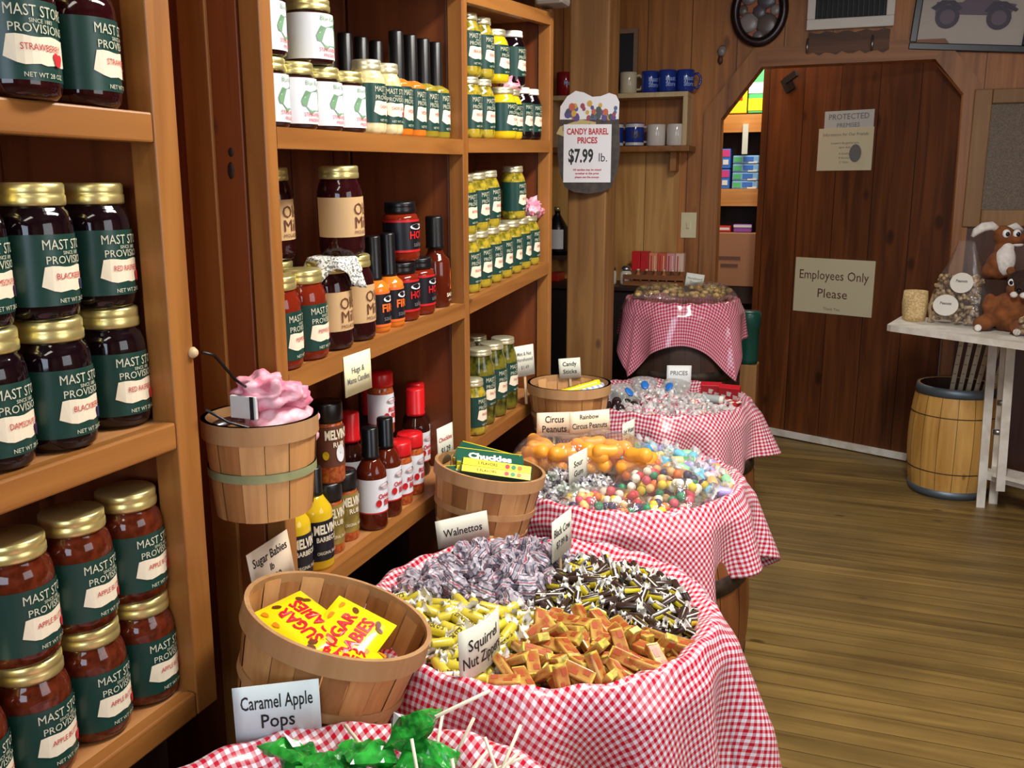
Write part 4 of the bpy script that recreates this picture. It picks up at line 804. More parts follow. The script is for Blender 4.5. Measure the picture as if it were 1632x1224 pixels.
rod_bag('gumdrop_bag','clear bag of gumdrops against the right front rim of the gumdrop barrel','bag',(-.40,2.03,.565),R(40),.13,.10,.04,gum,50,8,group='clear gumdrop bags')
rod_bag('gumdrop_bag','clear bag of gumdrops behind the silver wrapped candies','bag',(-.50,2.24,.585),R(20),.16,.10,.045,gum,60,9,group='clear gumdrop bags')
PEAN=flat('circus_orange',srgb(244,150,42),.45,Subsurface_Weight=.15) if False else flat('circus_orange',srgb(252,168,52),.42)
ORF=film('orange_tinted_film',(1,.95,.86,1),.05,.08,.6)
def pbag(label,loc,rz,w,l,h,pos,seed):
    t=thing('circus_peanut_bag',label,'bag',loc,(0,0,rz),'bags of circus peanuts'); rnd=random.Random(seed)
    pm=None
    for i,(x,y,z,a) in enumerate(pos):
        if pm is None:
            b=MB(); prof=[(0,-.038),(.010,-.037),(.0175,-.029),(.019,-.017),(.0155,0),(.019,.017),(.0175,.029),(.010,.037),(0,.038)]; b.lathe(prof,16,PEAN,Matrix.Rotation(R(90),4,'Y')); o=b.build('circus_peanut',t); pm=o
        else: o=pm.copy(); COL.objects.link(o); o.parent=t
        o.location=(x,y,z); o.rotation_euler=(0,rnd.uniform(-.25,.25),a)
    b=MB()
    def top(u,v,s):
        x=(u-.5)*w;y=(v-.5)*l;k=max(0,1-abs(2*u-1)**3)*max(0,1-abs(2*v-1)**3); n=noise.noise(Vector((x*50+seed,y*50,seed)))*.006*k
        return (x,y,(h*k**.55 if s else 0)+n)
    b.grid(lambda u,v:top(u,v,1),14,14,FILM); b.grid(lambda u,v:top(1-u,v,0),4,4,FILM); b.build('bag_film',t)
rr_=random.Random(4)
pp=[(-.072+.072*(i%3)+rr_.uniform(-.008,.008)+(.02 if i//9 else 0),-.048+.045*(i//3%3)+rr_.uniform(-.006,.006),.020+.030*(i//9),rr_.uniform(-.7,.7)) for i in range(16)]
pbag('clear bag of orange circus peanuts lying left in front of the price cards','bag' and (-.700,2.205,.600),R(10),.25,.16,.085,pp,1)
pbag('clear bag of orange circus peanuts in front of the rainbow card','bag' and (-.575,2.235,.612),R(-8),.22,.14,.085,pp[:14],2)
# fourth barrel
MALT=glossy('malt_ball',srgb(50,36,36),.18); mb_=MB(); mb_.ball((0,0,0),.0165,MALT,3); ml_=mb_.build('malt_ball'); ml_.location=(0,-50,0); tag(ml_,'dark chocolate malt ball at the left front of the mint barrel','candy','dark malt balls')
scatter([ml_],26,sector(B4,.255,195,250,.12),lambda x,y:.572,.031,1,31,.026,layers=2,spin=1)
MINT=[stripes('mint_swirl%d'%i,[(0,srgb(240,226,228)),(.5,c)],90,0,.25,.6) for i,c in enumerate((srgb(206,60,86),srgb(226,130,150),srgb(222,150,120)))]
CLR=film('clear_twist',(1,1,1,1),.55,.1,.6)
mt=[]
for i in range(3):
    b=MB(); b.ball((0,0,0),(.0150,.0150,.011),MINT[i],2); w=lambda a,z:1+.5*math.cos(2*a)+.15*math.cos(7*a); Mx=Matrix.Rotation(R(90),4,'Y')
    for s in (-1,1): b.lathe([(.006,s*.012),(.004,s*.016),(.011,s*.026)],12,CLR,Mx,rfun=w)
    b.lathe([(0,-.0145),(.010,-.010),(.0135,0),(.010,.010),(0,.0145)],12,CLR,Mx); o=b.build('wrapped_mint'); o.location=(0,-50,0); mt.append(tag(o,'pink striped mint in clear twisted wrapper, front of the mint barrel','candy','pink striped mints'))
scatter(mt,130,sector(B4,.262,245,345,.02),mound(B4,.566,.03,.03,-.10,.13),.024,.5,32,.019,layers=2,scale=(1.05,1.25))
SW_=flat('bag_blue_print',srgb(40,120,210),.4)
def chips(b,p,r,rnd,k): b.ball(p,(r,r*.8,r*.6),SIL[k%3],2,.5,20,k)
for i,(x,y,rz,l) in enumerate(((-.70,3.20,.3,'clear bag with blue print at the left back of the mint barrel'),(-.60,3.20,-.2,'clear bag with blue print beside the white card in the mint barrel'),(-.74,3.06,.9,'clear bag with blue print above the dark malt balls'))):
    t=rod_bag('white_candy_bag',l,'bag',(x,y,.585),rz,.10,.14,.045,chips,24,40+i,FILMW,'clear bags with blue print',R(38),'candies',.012)
    b=MB(); b.ball((.0,.0,.052),(.014,.02,.003),SW_,2); b.build('blue_print',t)
for i,(x,y,z,rz,l) in enumerate(((-.475,3.26,.60,.15,'red printed box at the back of the mint barrel, left one'),(-.405,3.235,.60,-.1,'red printed box at the back of the mint barrel, right one'),(-.40,3.12,.59,-.5,'red printed box lying at the right rim of the mint barrel'))):
    t=thing('red_candy_box',l,'box',(x,y,z),(R(30) if i<2 else R(8),0,rz),'red candy boxes'); b=MB(); b.box((0,0,0),(.072,.022,.075) if i<2 else (.07,.06,.02),flat('red_box',srgb(190,34,44),.3),bev=.002); b.build('carton',t)
    b=MB(); y0=-.0115 if i<2 else None
    for k in range(4):
        q=[(-.03+.02*k,-.01+.015*(k%2)),(-.018+.02*k,-.014+.015*(k%2)),(-.012+.02*k,.006+.015*(k%2)),(-.028+.02*k,.01+.015*(k%2))]
        b.add([(u,-.0125,v) if i<2 else (u,v,.011) for u,v in q],[(0,1,2,3)],WHITE)
    b.build('print',t)
b=MB(); b.lathe([(0,-.055),(.015,-.055),(.015,.055),(0,.055)],20,WHITE,Matrix.Rotation(R(90),4,'Y')); b.lathe([(.0154,-.02),(.0154,.045)],20,flat('tube_grey',srgb(170,178,176),.4),Matrix.Rotation(R(90),4,'Y')); o=b.build('candy_tube'); o.location=(-.465,3.12,.605); o.rotation_euler=(0,0,R(-12)); tag(o,'white tube lying in front of the red boxes in the mint barrel','tube')
# fifth barrel: bags of tan drops under clear film
TAN=[noisy('tan_drop%d'%i,c1,c2,60,.4) for i,(c1,c2) in enumerate(((srgb(150,112,50),srgb(206,172,96)),(srgb(170,136,70),srgb(222,192,124))))]
def tand(b,p,r,rnd,k): b.ball(p,(r*1.2,r,r*.8),TAN[k%2],2,.3,20,k)
rod_bag('tan_candy_bag','clear bag of tan drops on the pink cloth, left one','bag',(-.78,3.82,.862),R(10),.22,.20,.05,tand,70,51,FILM,'clear bags of tan drops',partname='tan_drops',fr=.012)
rod_bag('tan_candy_bag','clear bag of tan drops on the pink cloth, right one below the small card','bag',(-.60,3.86,.862),R(-15),.20,.20,.055,tand,70,52,FILM,'clear bags of tan drops',partname='tan_drops',fr=.012)
# first barrel: green foil wrapped lollipops and other lollipops
GRF=[noisy('green_foil%d'%i,srgb(8,92,26),srgb(52,176,62),40,.2,3,(.36,.66),.6) for i in range(2)]; STICK=flat('paper_stick',srgb(240,232,206),.6)
def pop(label,seed,w=.062):
    t=thing('wrapped_lollipop',label,'lollipop',(0,0,0),group='green foil lollipops'); b=MB(); rnd=random.Random(seed)
    def f(u,v,s):
        x=(u-.5)*w;y=(v-.5)*w*1.05;k=max(0,1-abs(2*u-1)**2.4)*max(0,1-abs(2*v-1)**2.4)
        n=noise.noise(Vector((x*60+seed*3,y*60,seed)))*.016*(.35+k); return (x,y,s*.012*k**.6+n)
    b.grid(lambda u,v:f(u,v,1),12,12,GRF[seed%2],False); b.grid(lambda u,v:f(1-u,v,-1),12,12,GRF[seed%2],False); b.build('wrapper',t)
    b=MB(); b.tube([(0,-w*.3,0),(0,-w*.5,0),(0,-w*.5-.075,0)],.0024,STICK,8); b.build('stick',t)
    if seed not in (1,2): return t
    b=MB(); q=[(-.012,.005),(.012,.005),(.012,.018),(-.012,.018)]; b.add([(x,y,.0175+noise.noise(Vector((x*45+seed*3,y*45,seed)))*.014) for x,y in q],[(0,1,2,3)],flat('barcode_grey',srgb(206,206,212),.5)); b.build('sticker',t); return t
P_=[(-.615,.862,.604,.5,2.9,0,1,'leftmost green foil wrapped lollipop, with a silver sticker, below its card'),(-.485,.925,.632,-.5,1.8,.2,2,'topmost green foil wrapped lollipop, standing against the basket'),(-.525,.885,.612,.2,3.9,-.2,3,'green foil wrapped lollipop lying in the middle of the heap'),(-.555,.855,.606,.3,2.55,.2,4,'green foil wrapped lollipop with its stick pointing to the basket'),(-.475,.85,.600,.2,1.3,.2,5,'green foil wrapped lollipop at the front of the heap'),(-.455,.90,.606,.4,1.6,-.4,6,'rightmost green foil wrapped lollipop, folded on edge'),(-.51,.82,.600,.2,2.5,.1,7,'green foil wrapped lollipop at the picture bottom'),(-.585,.82,.594,.1,2.2,.1,8,'green foil wrapped lollipop below the sticker one')]
for x,y,z,rx,rz,ry,sd,l in P_:
    o=pop(l,sd); o.location=(x+.012,y-.002,z+.028); o.rotation_euler=(rx,ry,rz)
LC=[flat('lolly%d'%i,c,.15) for i,c in enumerate((srgb(238,206,60),srgb(176,110,60),srgb(200,150,90),srgb(230,150,50)))]
rl=random.Random(77)
lt=['yellow','brown','tan','orange']
for i in range(12):
    t=thing('lollipop','','lollipop',(0,0,0),group='small lollipops right of the green pops'); b=MB(); b.ball((0,0,0),.011,LC[i%4],2); b.build('candy_ball',t); b=MB(); b.tube([(0,0,.006),(0,0,.085)],.0021,STICK,8); b.build('stick',t)
    t.location=(-.435+.030*(i%4)+rl.uniform(-.01,.01),.865+.034*(i//4)+rl.uniform(-.012,.012)-.012*(i%4),.592+rl.uniform(0,.012)); t.rotation_euler=(rl.uniform(-1.0,-.1),rl.uniform(-.5,1.1),0); t['label']='small %s lollipop with a paper stick, right of the green pops'%lt[i%4]
# ---------------- baskets ----------------
def basket(label,rt,h,nsl,band=.026,taper=.80,mid=None,name='fruit_basket',seed=0,ring=True):
    t=thing(name,label,'basket',(0,0,0)); rnd=random.Random(seed); b=MB(); rb=rt*taper
    for k in range(nsl):
        m=BASK[rnd.choice((0,0,1,1,2))]; a0=2*PI*k/nsl; a1=2*PI*(k+1)/nsl-.012; off=(k%2)*.0012
        rz=lambda u:rb+(rt-rb)*u**.85
        b.grid(lambda u,v:((rz(u)+off)*math.cos(a0+(a1-a0)*v),(rz(u)+off)*math.sin(a0+(a1-a0)*v),u*h),6,3,m,False)
        b.grid(lambda u,v:((rz(u)+off-.003)*math.cos(a1+(a0-a1)*v),(rz(u)+off-.003)*math.sin(a1+(a0-a1)*v),u*h),6,3,m,False)
    b.lathe([(0,.004),(rb,.004)],nsl,BASK[1]); b.lathe([(rb-.006,.0),(0,0)],nsl,BASK[1]); b.build('slats',t)
    b=MB(); r0=rt+.001
    k0=.0; r0+=.0005
    for seg in ([(r0+.0015-k0,h-band),(r0+.0015,h)],[(r0+.0015,h),(rt-.004,h)],[(rt-.004,h),(rt-.004-k0,h-band)],[(rt-.003-k0,h-band),(r0+.0015-k0,h-band)]): b.lathe(seg,64,BRIM); b.build('rim_band',t)
    b=MB(); mm=mid or BRIM; zc=h*.34 if not mid else h*.42; rz0=rb+(rt-rb)*(zc/h)**.85; rz1=rb+(rt-rb)*((zc+.013)/h)**.85
    for seg in ([(rz1+.0025,zc),(rz1+.0025,zc+.013)],[(rz1+.0025,zc+.013),(rz1,zc+.013)],[(rz0,zc),(rz1+.0025,zc)]): b.lathe(seg,64,mm); b.build('hoop_band',t)
    if mid: return t
    b=MB(); b.lathe([(rb+.0005,.0),(rb+.002,.0),(rb+.003,.012),(rb+.002,.012)],48,BRIM); b.build('base_band',t)
    return t
def stand(label,x,y,h,r=.085):
    o=barrel(label,x,y,h,r*.9,r,DARKW,'small_keg',HOOPM); return o
vd=Vector((-.52,.85,0)).normalized()
sb=basket('large tan basket of yellow candy packets, tilted to the right','x' and .133,.155,22,.030,.80,seed=3)
Mq=Matrix.Rotation(R(17),4,vd)
sb.rotation_euler=Mq.to_euler(); sb.location=Vector((-.668,1.085,.705))-Mq@Vector((0,0,.155))
stand('small dark keg hidden under the tilted basket of yellow packets',-.715,1.062,.530,.085)
SBY=flat('packet_yellow',srgb(252,222,20),.22); SBR=flat('packet_red',srgb(216,26,52),.3); SBN=flat('packet_brown',srgb(110,60,24),.3); SBO=flat('packet_orange',srgb(238,140,30),.25)
def packet(label,M,seed,w=.132,h=.098):
    t=thing('candy_packet',label,'packet',(0,0,0),group='yellow candy packets'); t.matrix_world=M; b=MB()
    def zf(x,y):
        u=x/w+.5;v=y/h+.5; k=max(0,1-abs(2*u-1)**3)*max(0,1-abs(2*v-1)**3); return .010*k**.6+noise.noise(Vector((x*40,y*40,seed)))*.003*k
    b.grid(lambda u,v:((u-.5)*w,(v-.5)*h,zf((u-.5)*w,(v-.5)*h)),14,12,SBY); b.grid(lambda u,v:((.5-u)*w,(v-.5)*h,-.3*zf((.5-u)*w,(v-.5)*h)),14,12,SBY); b.build('packet',t)
    b=MB(); f=lambda x,y:(x,y,zf(x,y)+.0012)
    b.text('SUGAR',.019,SBR,lambda x,y:f(x-.002,y+.013),w*.62,bold=.03); b.text('BABIES',.019,SBR,lambda x,y:f(x+.004,y-.014),w*.66,bold=.03)
    for (x,y,a) in ((-.046,.030,.3),(-.040,.022,1),(.044,-.028,.4),(.036,-.034,1.2),(-.03,-.036,.1),(.048,.012,.8)): b.add([f(x+.007*math.cos(i*PI/6)*math.cos(a)-.0045*math.sin(i*PI/6)*math.sin(a),y+.007*math.cos(i*PI/6)*math.sin(a)+.0045*math.sin(i*PI/6)*math.cos(a)) for i in range(12)],[list(range(12))],SBN)
    for (x,y) in ((.047,.034),(.02,.037),(-.05,.0),(-.01,-.038)): b.add([f(x+.006*math.cos(i*PI/3)*(1+.5*(i%2)),y+.004*math.sin(i*PI/3)) for i in range(6)],[list(range(6))],SBO)
    b.build('print',t); return t
sbM=Matrix.Translation(sb.location)@Mq
def inb(x,y,z,rz,rx,ry=0): return sbM@Matrix.Translation((x,y,z))@Matrix.Rotation(rz,4,'Z')@Matrix.Rotation(rx,4,'X')@Matrix.Rotation(ry,4,'Y')
packet('yellow candy packet slanting at the right of the tilted basket, lying over the others',inb(.024,-.012,.128,R(96),R(6),R(-22)),1); packet('yellow candy packet slanting at the left of the tilted basket',inb(-.036,-.024,.126,R(166),R(-14),R(-4)),2)
packet('yellow candy packet partly under the others at the right rim of the basket',inb(.042,-.040,.116,R(14),R(6)),3,.10,.08); packet('yellow candy packet behind the two large ones in the tilted basket',inb(-.010,.012,.110,R(0),R(10)),4)
packet('yellow candy packet lowest at the front of the tilted basket',inb(.0,-.040,.112,R(-10),R(2)),5,.09,.065)
# Chuckles basket
cb=basket('tan basket of green and yellow candy packs between the second and third barrels','x' and .118,.135,20,.026,.84,seed=5)
Mc=Matrix.Rotation(R(9),4,vd); cb.rotation_euler=Mc.to_euler(); cb.location=Vector((-.728,1.815,.712))-Mc@Vector((0,0,.135)); cbM=Matrix.Translation(cb.location)@Mc
stand('small dark keg hidden under the basket of green and yellow packs',-.738,1.81,.560,.08)
CHG=flat('chuckles_green',srgb(40,92,72),.2); CHY=flat('chuckles_yellow',srgb(246,226,40),.3); CHW=flat('chuckles_white',srgb(240,240,234),.3)
def chuck(label,x,y,z,rz,rx,ry=0):
    t=thing('candy_tray_pack',label,'pack',(0,0,0),group='green and yellow candy packs'); t.matrix_world=cbM@Matrix.Translation((x,y,z))@Matrix.Rotation(rz,4,'Z')@Matrix.Rotation(rx,4,'X')@Matrix.Rotation(ry,4,'Y')
    b=MB(); b.box((0,0,0),(.15,.048,.017),CHG,bev=.003); b.build('tray',t); b=MB(); b.box((0,-.0245,0),(.144,.0015,.0155),CHY); b.box((0,.0245,0),(.144,.0015,.0155),CHY)
    b.text('Chuckles',.018,CHW,lambda x,y:(x,y,.0093),.12,bold=.05)
    for s in (-1,1): b.text('5 FLAVORS',.006,INK,lambda x,y:(x-.02,-.0257,y),.05); 
    for k,m in enumerate((GC[0],GC[3],GC[1])): b.add([(.022+.013*k+.005*math.cos(i*PI/5),-.0258,.005*math.sin(i*PI/5)) for i in range(10)],[list(range(10))],m)
    b.build('print',t); return t
chuck('green and yellow pack whose white name faces up, middle of its basket',-.012,.022,.138,R(26),R(24)); chuck('green and yellow pack with yellow side at the front of its basket, upper one',.024,-.030,.138,R(22),R(-35)); chuck('green and yellow pack with yellow side lowest at the front rim of its basket',.032,-.052,.124,R(22),R(-48)); chuck('green and yellow pack leaning at the back left of its basket',-.03,.055,.132,R(-4),R(40)); chuck('green and yellow pack between the named one and the front ones',.0,-.004,.118,R(26),R(-20)); chuck('green and yellow pack low at the left of its basket',-.03,-.02,.115,R(60),R(10))
# candy stick basket
kb=basket('tan basket of wrapped candy sticks beside the far shelves','x' and .112,.135,20,.026,.84,seed=8); kb.location=(-.742,2.435,.640)
stk=[flat('stick_yellow',srgb(244,214,30),.25),flat('stick_white',srgb(226,232,240),.2),flat('stick_blue',srgb(170,196,226),.2)]
SKY=stripes('stick_swirl',[(0,srgb(236,238,242)),(.55,srgb(150,176,216))],60,0,.2)
for i,(x,y,z,rz,ry,yel,l) in enumerate(((.03,.0,.118,R(38),R(-12),1,'yellow wrapped candy stick pack lying on top of its basket'),(.045,-.02,.110,R(42),R(-10),0,'pale blue striped candy stick pack right of the yellow one'),(-.035,-.04,.098,R(-4),0,0,'pale blue striped candy stick pack low along the front rim'),(-.02,-.02,.094,R(8),0,0,'pale blue striped candy stick pack beneath the front one'),(.02,.03,.104,R(60),R(-8),0,'pale blue striped candy stick pack behind the yellow one'),(.062,.018,.108,R(80),R(-6),0,'pale blue striped candy stick pack at the right side of its basket'))):
    t=thing('candy_stick_pack',l,'pack',(-.742+x,2.435+y,.640+z),(0,ry,rz),'candy stick packs'); b=MB(); b.lathe([(0,-.062),(.011,-.06),(.0125,-.05),(.0125,.05),(.011,.06),(0,.062)],14,stk[0] if yel else SKY,Matrix.Rotation(R(90),4,'Y')); b.build('wrapper',t)
    if yel:
        b=MB(); b.text('CANDY STICKS',.009,BRNL,lambda x,y:(x,y,.0135),.09,bold=.02); b.build('print',t)
# hanging basket with pink cloth things
hb=basket('small tan basket with a green band hanging from the shelf post, pink cloth inside','x' and .083,.148,14,.028,.86,GREENB,seed=11); hb.location=(-.838,1.158,.818)
b=MB(hb.location); b.tube([(-.845,1.045,1.078),(-.845,1.07,1.07),(-.835,1.10,1.03),(-.83,1.15,.995)],.0022,BLACK,6); b.tube([(-.838,1.035,1.0),(-.83,1.07,.975),(-.80,1.09,.962),(-.79,1.10,.955)],.0022,BLACK,6); b.build('wire_handle',hb)
b=MB(); b.lathe([(0,0),(.007,0),(.008,.004),(.005,.009),(0,.010)],14,PALEW,Matrix.Rotation(R(90),4,'Y')); o=b.build('hook_peg'); o.location=(-.852,1.03,1.080); tag(o,'pale round peg on the shelf post holding the basket wire','peg')
b=MB(); b.ball((0,0,0),(.056,.056,.040),noisy('pink_rolls',srgb(232,150,166),srgb(250,214,222),45,.5),4,.25,24,3); o=b.build('pink_cloth_heap'); o.location=(-.818,1.178,.944); tag(o,'pale pink crumpled cloth filling the hanging basket','cloth')
t=thing('pink_cap_cover','crumpled pink flowered jar cover with white band on the hanging basket','jar cover',(-.830,1.160,.984)); b=MB(); b.ball((.0,.0,.016),(.046,.036,.026),PINKC,4,.55,22,7); b.ball((.030,.030,.006),(.028,.022,.018),PINKC,3,.5,22,9); b.build('cover',t); b=MB(); b.box((-.01,-.037,.0),(.045,.006,.034),CARDW,bev=.002); b.box((.006,-.0405,.0),(.006,.002,.034),INK); b.build('paper_band',t)
t=thing('metal_scoop','silver scoop lying in the hanging basket','scoop',(-.872,1.118,.960)); b=MB(); b.ball((0,0,0),(.012,.03,.006),SILV,3); b.build('bowl',t); b=MB(); b.tube([(0,.02,.0),(.01,.05,-.012)],.004,SILV,8); b.build('handle',t)
# ---------------- cards on sticks ----------------
def card(label,c,w,h,psi,roll,lines,m=CARD,stick=0,lean=0,curl=0,name='price_card'):
    t=thing(name,label,'card',c); 
    n=Vector((math.cos(psi),math.sin(psi),0)); right=Vector((-math.sin(psi),math.cos(psi),0)); M=Matrix((( *right,0),( *n,0),(0,0,1,0),(0,0,0,1))).transposed() if False else Matrix(((right.x,-n.x,0,0),(right.y,-n.y,0,0),(0,0,1,0),(0,0,0,1)))
    t.matrix_world=Matrix.Translation(c)@M@Matrix.Rotation(lean,4,'X')@Matrix.Rotation(roll,4,'Y')
    cf=lambda x,y:(x,curl*((2*x/w)**2),y)
    b=MB(); b.grid(lambda u,v:cf((u-.5)*w,(v-.5)*h),8,2,m,True); o=b.build('card',t); md=o.modifiers.new('t','SOLIDIFY'); md.thickness=.0012; md.offset=1
    b=MB()
    for s,hh,zz,mm,ww in lines: b.text(s,hh,mm,lambda x,y,zz=zz:(cf(x,y)[0],cf(x,y)[1]-.0018,y+zz),ww,bold=.012)
    b.build('lettering',t)
    if stick: b=MB(); b.box((0,.003,-h/2-stick/2+.015),(.007,.003,stick+.03),PALEW); b.build('stick',t)
    return t
card('pale blue white card on a stick in front of the tilted basket',(-.668,.925,.634),.108,.090,R(-58),R(-1),[('Caramel Apple',.019,.022,INK,.090),('Pops',.019,-.005,INK,.042)],CARDB,.05)
card('white card with one word standing at the back rim of the second barrel',(-.730,1.665,.618),.110,.060,R(-50),R(-6),[('Walnettos',.016,.0,INK,.082)],CARD,.06)
card('cream curled card standing between yellow chews and orange block chews',(-.486,1.185,.640),.100,.080,R(-14),R(-3),[('Squirrel',.018,.012,INK,.07),('Nut Zippers',.018,-.014,INK,.09)],CARD,.05,0,.010)
card('narrow looking white card standing between the striped sweets and the dark chews',(-.505,1.62,.652),.085,.082,R(-8),R(-2),[('Black Cow',.016,.014,INK,.07),('$7.99 lb',.014,-.012,INK,.05)],CARD,.06)
card('cream circus peanuts card behind the left peanut bag',(-.737,2.29,.690),.094,.064,R(-62),R(0),[('Circus',.018,.014,INK,.05),('Peanuts',.018,-.012,INK,.065)],flat('card_pinkish',srgb(240,220,190),.6),.05)
card('cream rainbow circus peanuts card, right of the other peanut card',(-.640,2.285,.705),.106,.062,R(-62),R(-3),[('Rainbow',.012,.016,INK,.05),('Circus Peanuts',.015,-.008,INK,.092)],flat('card_peach',srgb(244,228,196),.6),.05)
card('white card facing the aisle between the silver wraps and the gumdrop bags',(-.615,2.10,.635),.085,.085,R(-15),R(-3),[('Sour',.015,.016,INK,.06),('Gum',.015,-.008,INK,.06)],CARD,.05)
card('white card facing the aisle between circus peanuts and taffy',(-.545,2.32,.668),.065,.08,R(-15),R(-3),[('Salt Water',.013,.016,INK,.055),('Taffy',.013,-.008,INK,.045)],CARD,.05)
card('cream candy sticks card standing behind the candy stick basket',(-.770,2.53,.795),.062,.058,R(-68),R(-4),[('Candy',.012,.013,INK,.04),('Sticks',.012,-.009,INK,.04)],CARD,.05)
card('cream card leaning on the tall pickle jars of the lowest far shelf',(-.852,2.375,.838),.060,.085,R(-40),R(-4),[('Mint & Nut',.010,.02,GREYINK,.045),('Horehound',.010,.004,GREYINK,.05),('$1.49',.010,-.018,GREYINK,.025)],CARD,.08)
card('narrow cream card with red print beside the basket of green and yellow packs',(-.842,1.83,.745),.060,.085,R(-10),R(-3),[('Chuckles',.010,.014,REDINK,.05),('$1.29',.014,-.012,INK,.035)],CARD,.08)
card('cream shelf card hanging on the rail above the rub shakers',(-.846,1.466,.972),.085,.074,R(-4),R(-2),[('Hugs &',.011,.008,GREYINK,.04),('Mama Candies',.011,-.010,GREYINK,.07)],flat('card_ivory',srgb(240,236,190),.6))
card('buff slanted card on the back rim of the tilted basket',(-.838,1.165,.722),.108,.075,R(0),R(-2),[('Sugar Babies',.014,.018,INK,.09),('lb',.011,-.002,INK,.02),('$7.99',.014,-.022,INK,.04)],flat('card_buff',srgb(236,214,186),.6),.05,R(-8))
card('small grey white card on the tan drops of the pink barrel',(-.655,3.90,.925),.075,.055,R(-72),R(8),[('Horehound',.011,.008,GREYINK,.06),('Drops',.011,-.009,GREYINK,.035)],flat('card_grey',srgb(212,214,200),.6),.03)
card('white printed card standing between the clear bags and red boxes, mint barrel',(-.585,3.235,.648),.085,.085,R(-72),R(0),[('PRICES',.015,.016,GREYINK,.06)],CARDW,.04)
b=MB(); b.prism([(-.014,0),(.014,0),(.004,.055)],0,.002,PALEW,Matrix.Rotation(R(90),4,'X')); o=b.build('wood_scoop'); o.location=(-.478,.885,.585); o.rotation_euler=(0,0,R(30)); tag(o,'pointed pale wooden tip standing among the green pops','wooden scoop')
# ---------------- post with the candy barrel price sign ----------------
b=MB(); b.box((0,0,1.215),(.148,.15,2.43),POSTB,bev=.006); po=b.build('post'); po.location=(-.985,3.50,0); po['label']='rough wooden post behind the far shelves, carrying the price sign'; po['category']='post'; po['kind']='structure'
sg=thing('barrel_price_sign','barrel shaped candy barrel price sign on the wooden post, $7.99 lb','sign',(-.972,3.395,1.455)); sg.rotation_euler=(0,0,R(16))
b=MB(); SGD=noisy('sign_barrel_brown',srgb(46,36,30),srgb(70,56,46),30,.6); SGW=flat('sign_white',srgb(232,230,232),.55)
Mf=Matrix.Rotation(R(90),4,'X')
side=[(.100+.018*math.cos(z),.11*z/1.0) for z in (-1.3,-1,-.6,-.2,.2,.6,.9)]
poly=[(-.085,-.155),(-.05,-.172),(0,-.178),(.05,-.172),(.085,-.155),(.105,-.10),(.113,-.03),(.110,.05),(.103,.10)]+[(-x,z) for x,z in [(.103,.10),(.110,.05),(.113,-.03),(.105,-.10)]]
b.prism(poly,-.004,.004,SGD,Mf); b.build('barrel_board',sg)
b=MB(); pw=[(-.106,.085),(.106,.085),(.107,.145),(.095,.168),(.07,.176),(.04,.165),(.01,.163),(-.02,.178),(-.05,.184),(-.08,.165),(-.104,.13)]; b.prism(pw,.004,.0055,SGW,Mf)
rs=random.Random(9); CC=[flat('sweet%d'%i,c,.5) for i,c in enumerate((srgb(206,160,50),srgb(150,50,66),srgb(60,70,60),srgb(80,60,130),srgb(190,90,50),srgb(70,90,140)))]
for i in range(46):
    x=rs.uniform(-.095,.095); z=.085+rs.uniform(0,.055)*(1-abs(x)*5*.8 if abs(x)<.2 else .2)+.004; r=rs.uniform(.006,.012); b.add([(x+r*math.cos(k*PI/4),-.0062-.00003*i,z+r*1.2*math.sin(k*PI/4)) for k in range(8)],[list(range(8))],CC[i%6])
b.build('candy_picture',sg)
b=MB(); b.prism([(-.118,.035),(-.105,.06),(-.03,.085),(.025,.075),(.02,.045),(-.04,.05),(-.09,.025)],.004,.0065,flat('scroll_tan',srgb(190,166,112),.6),Mf); b.text('EASY PICKING',.014,flat('scroll_text',srgb(90,70,44),.6),lambda x,y:(x-.045,-.0072,y+.058+.12*x),.10); b.build('scroll_banner',sg)
b=MB(); b.box((-.005,-.007,-.035),(.172,.003,.205),SGW)
for s,h,z,m,w in (('CANDY BARREL',.021,.043,REDINK,.150),('PRICES',.021,.012,REDINK,.072),('All candies may be mixed',.007,-.092,REDINK,.145),('together at this price',.007,-.105,REDINK,.145),('please use the scoops',.007,-.118,REDINK,.145)): b.text(s,h,m,lambda x,y,z=z:(x-.005,-.0092,y+z),w,bold=.03)
b.text('$7.99',.046,INK,lambda x,y:(x-.028,-.0092,y-.042),.090,bold=.03); b.text('lb.',.03,INK,lambda x,y:(x+.052,-.0092,y-.048),.03)
b.build('price_paper',sg)
# ---------------- alcove below the mug shelf ----------------
t=thing('dark_cabinet','dark low cabinet against the back wall behind the pink barrel','cabinet',(-1.05,4.5,0)); b=MB(t.location); b.box((-1.12,4.50,.41),(.70,.28,.82),flat('cabinet_black',srgb(24,16,14),.5),bev=.006); b.build('cabinet_body',t); b=MB(t.location); b.box((-1.12,4.49,.831),(.72,.30,.022),flat('cabinet_top',srgb(44,26,18),.45),bev=.004); b.build('cabinet_top',t)
RKW=wood('rack_wood',srgb(104,58,26),srgb(150,92,46),axis=0,rough=.5,knots=0)
t=thing('tester_rack','small wooden rack of little bottles on the dark cabinet','rack',(-.93,4.42,.843)); b=MB(t.location)
b.box((-.93,4.42,.855),(.29,.07,.022),RKW); b.box((-.93,4.388,.885),(.29,.008,.022),RKW); b.box((-.93,4.452,.885),(.29,.008,.05),RKW)
for i in range(8): b.box((-1.073+.041*i,4.42,.878),(.006,.07,.03),RKW)
b.build('rack_frame',t)
VC=[flat('vial%d'%i,c,.15) for i,c in enumerate((srgb(160,90,50),srgb(196,120,80),srgb(120,60,40)))]
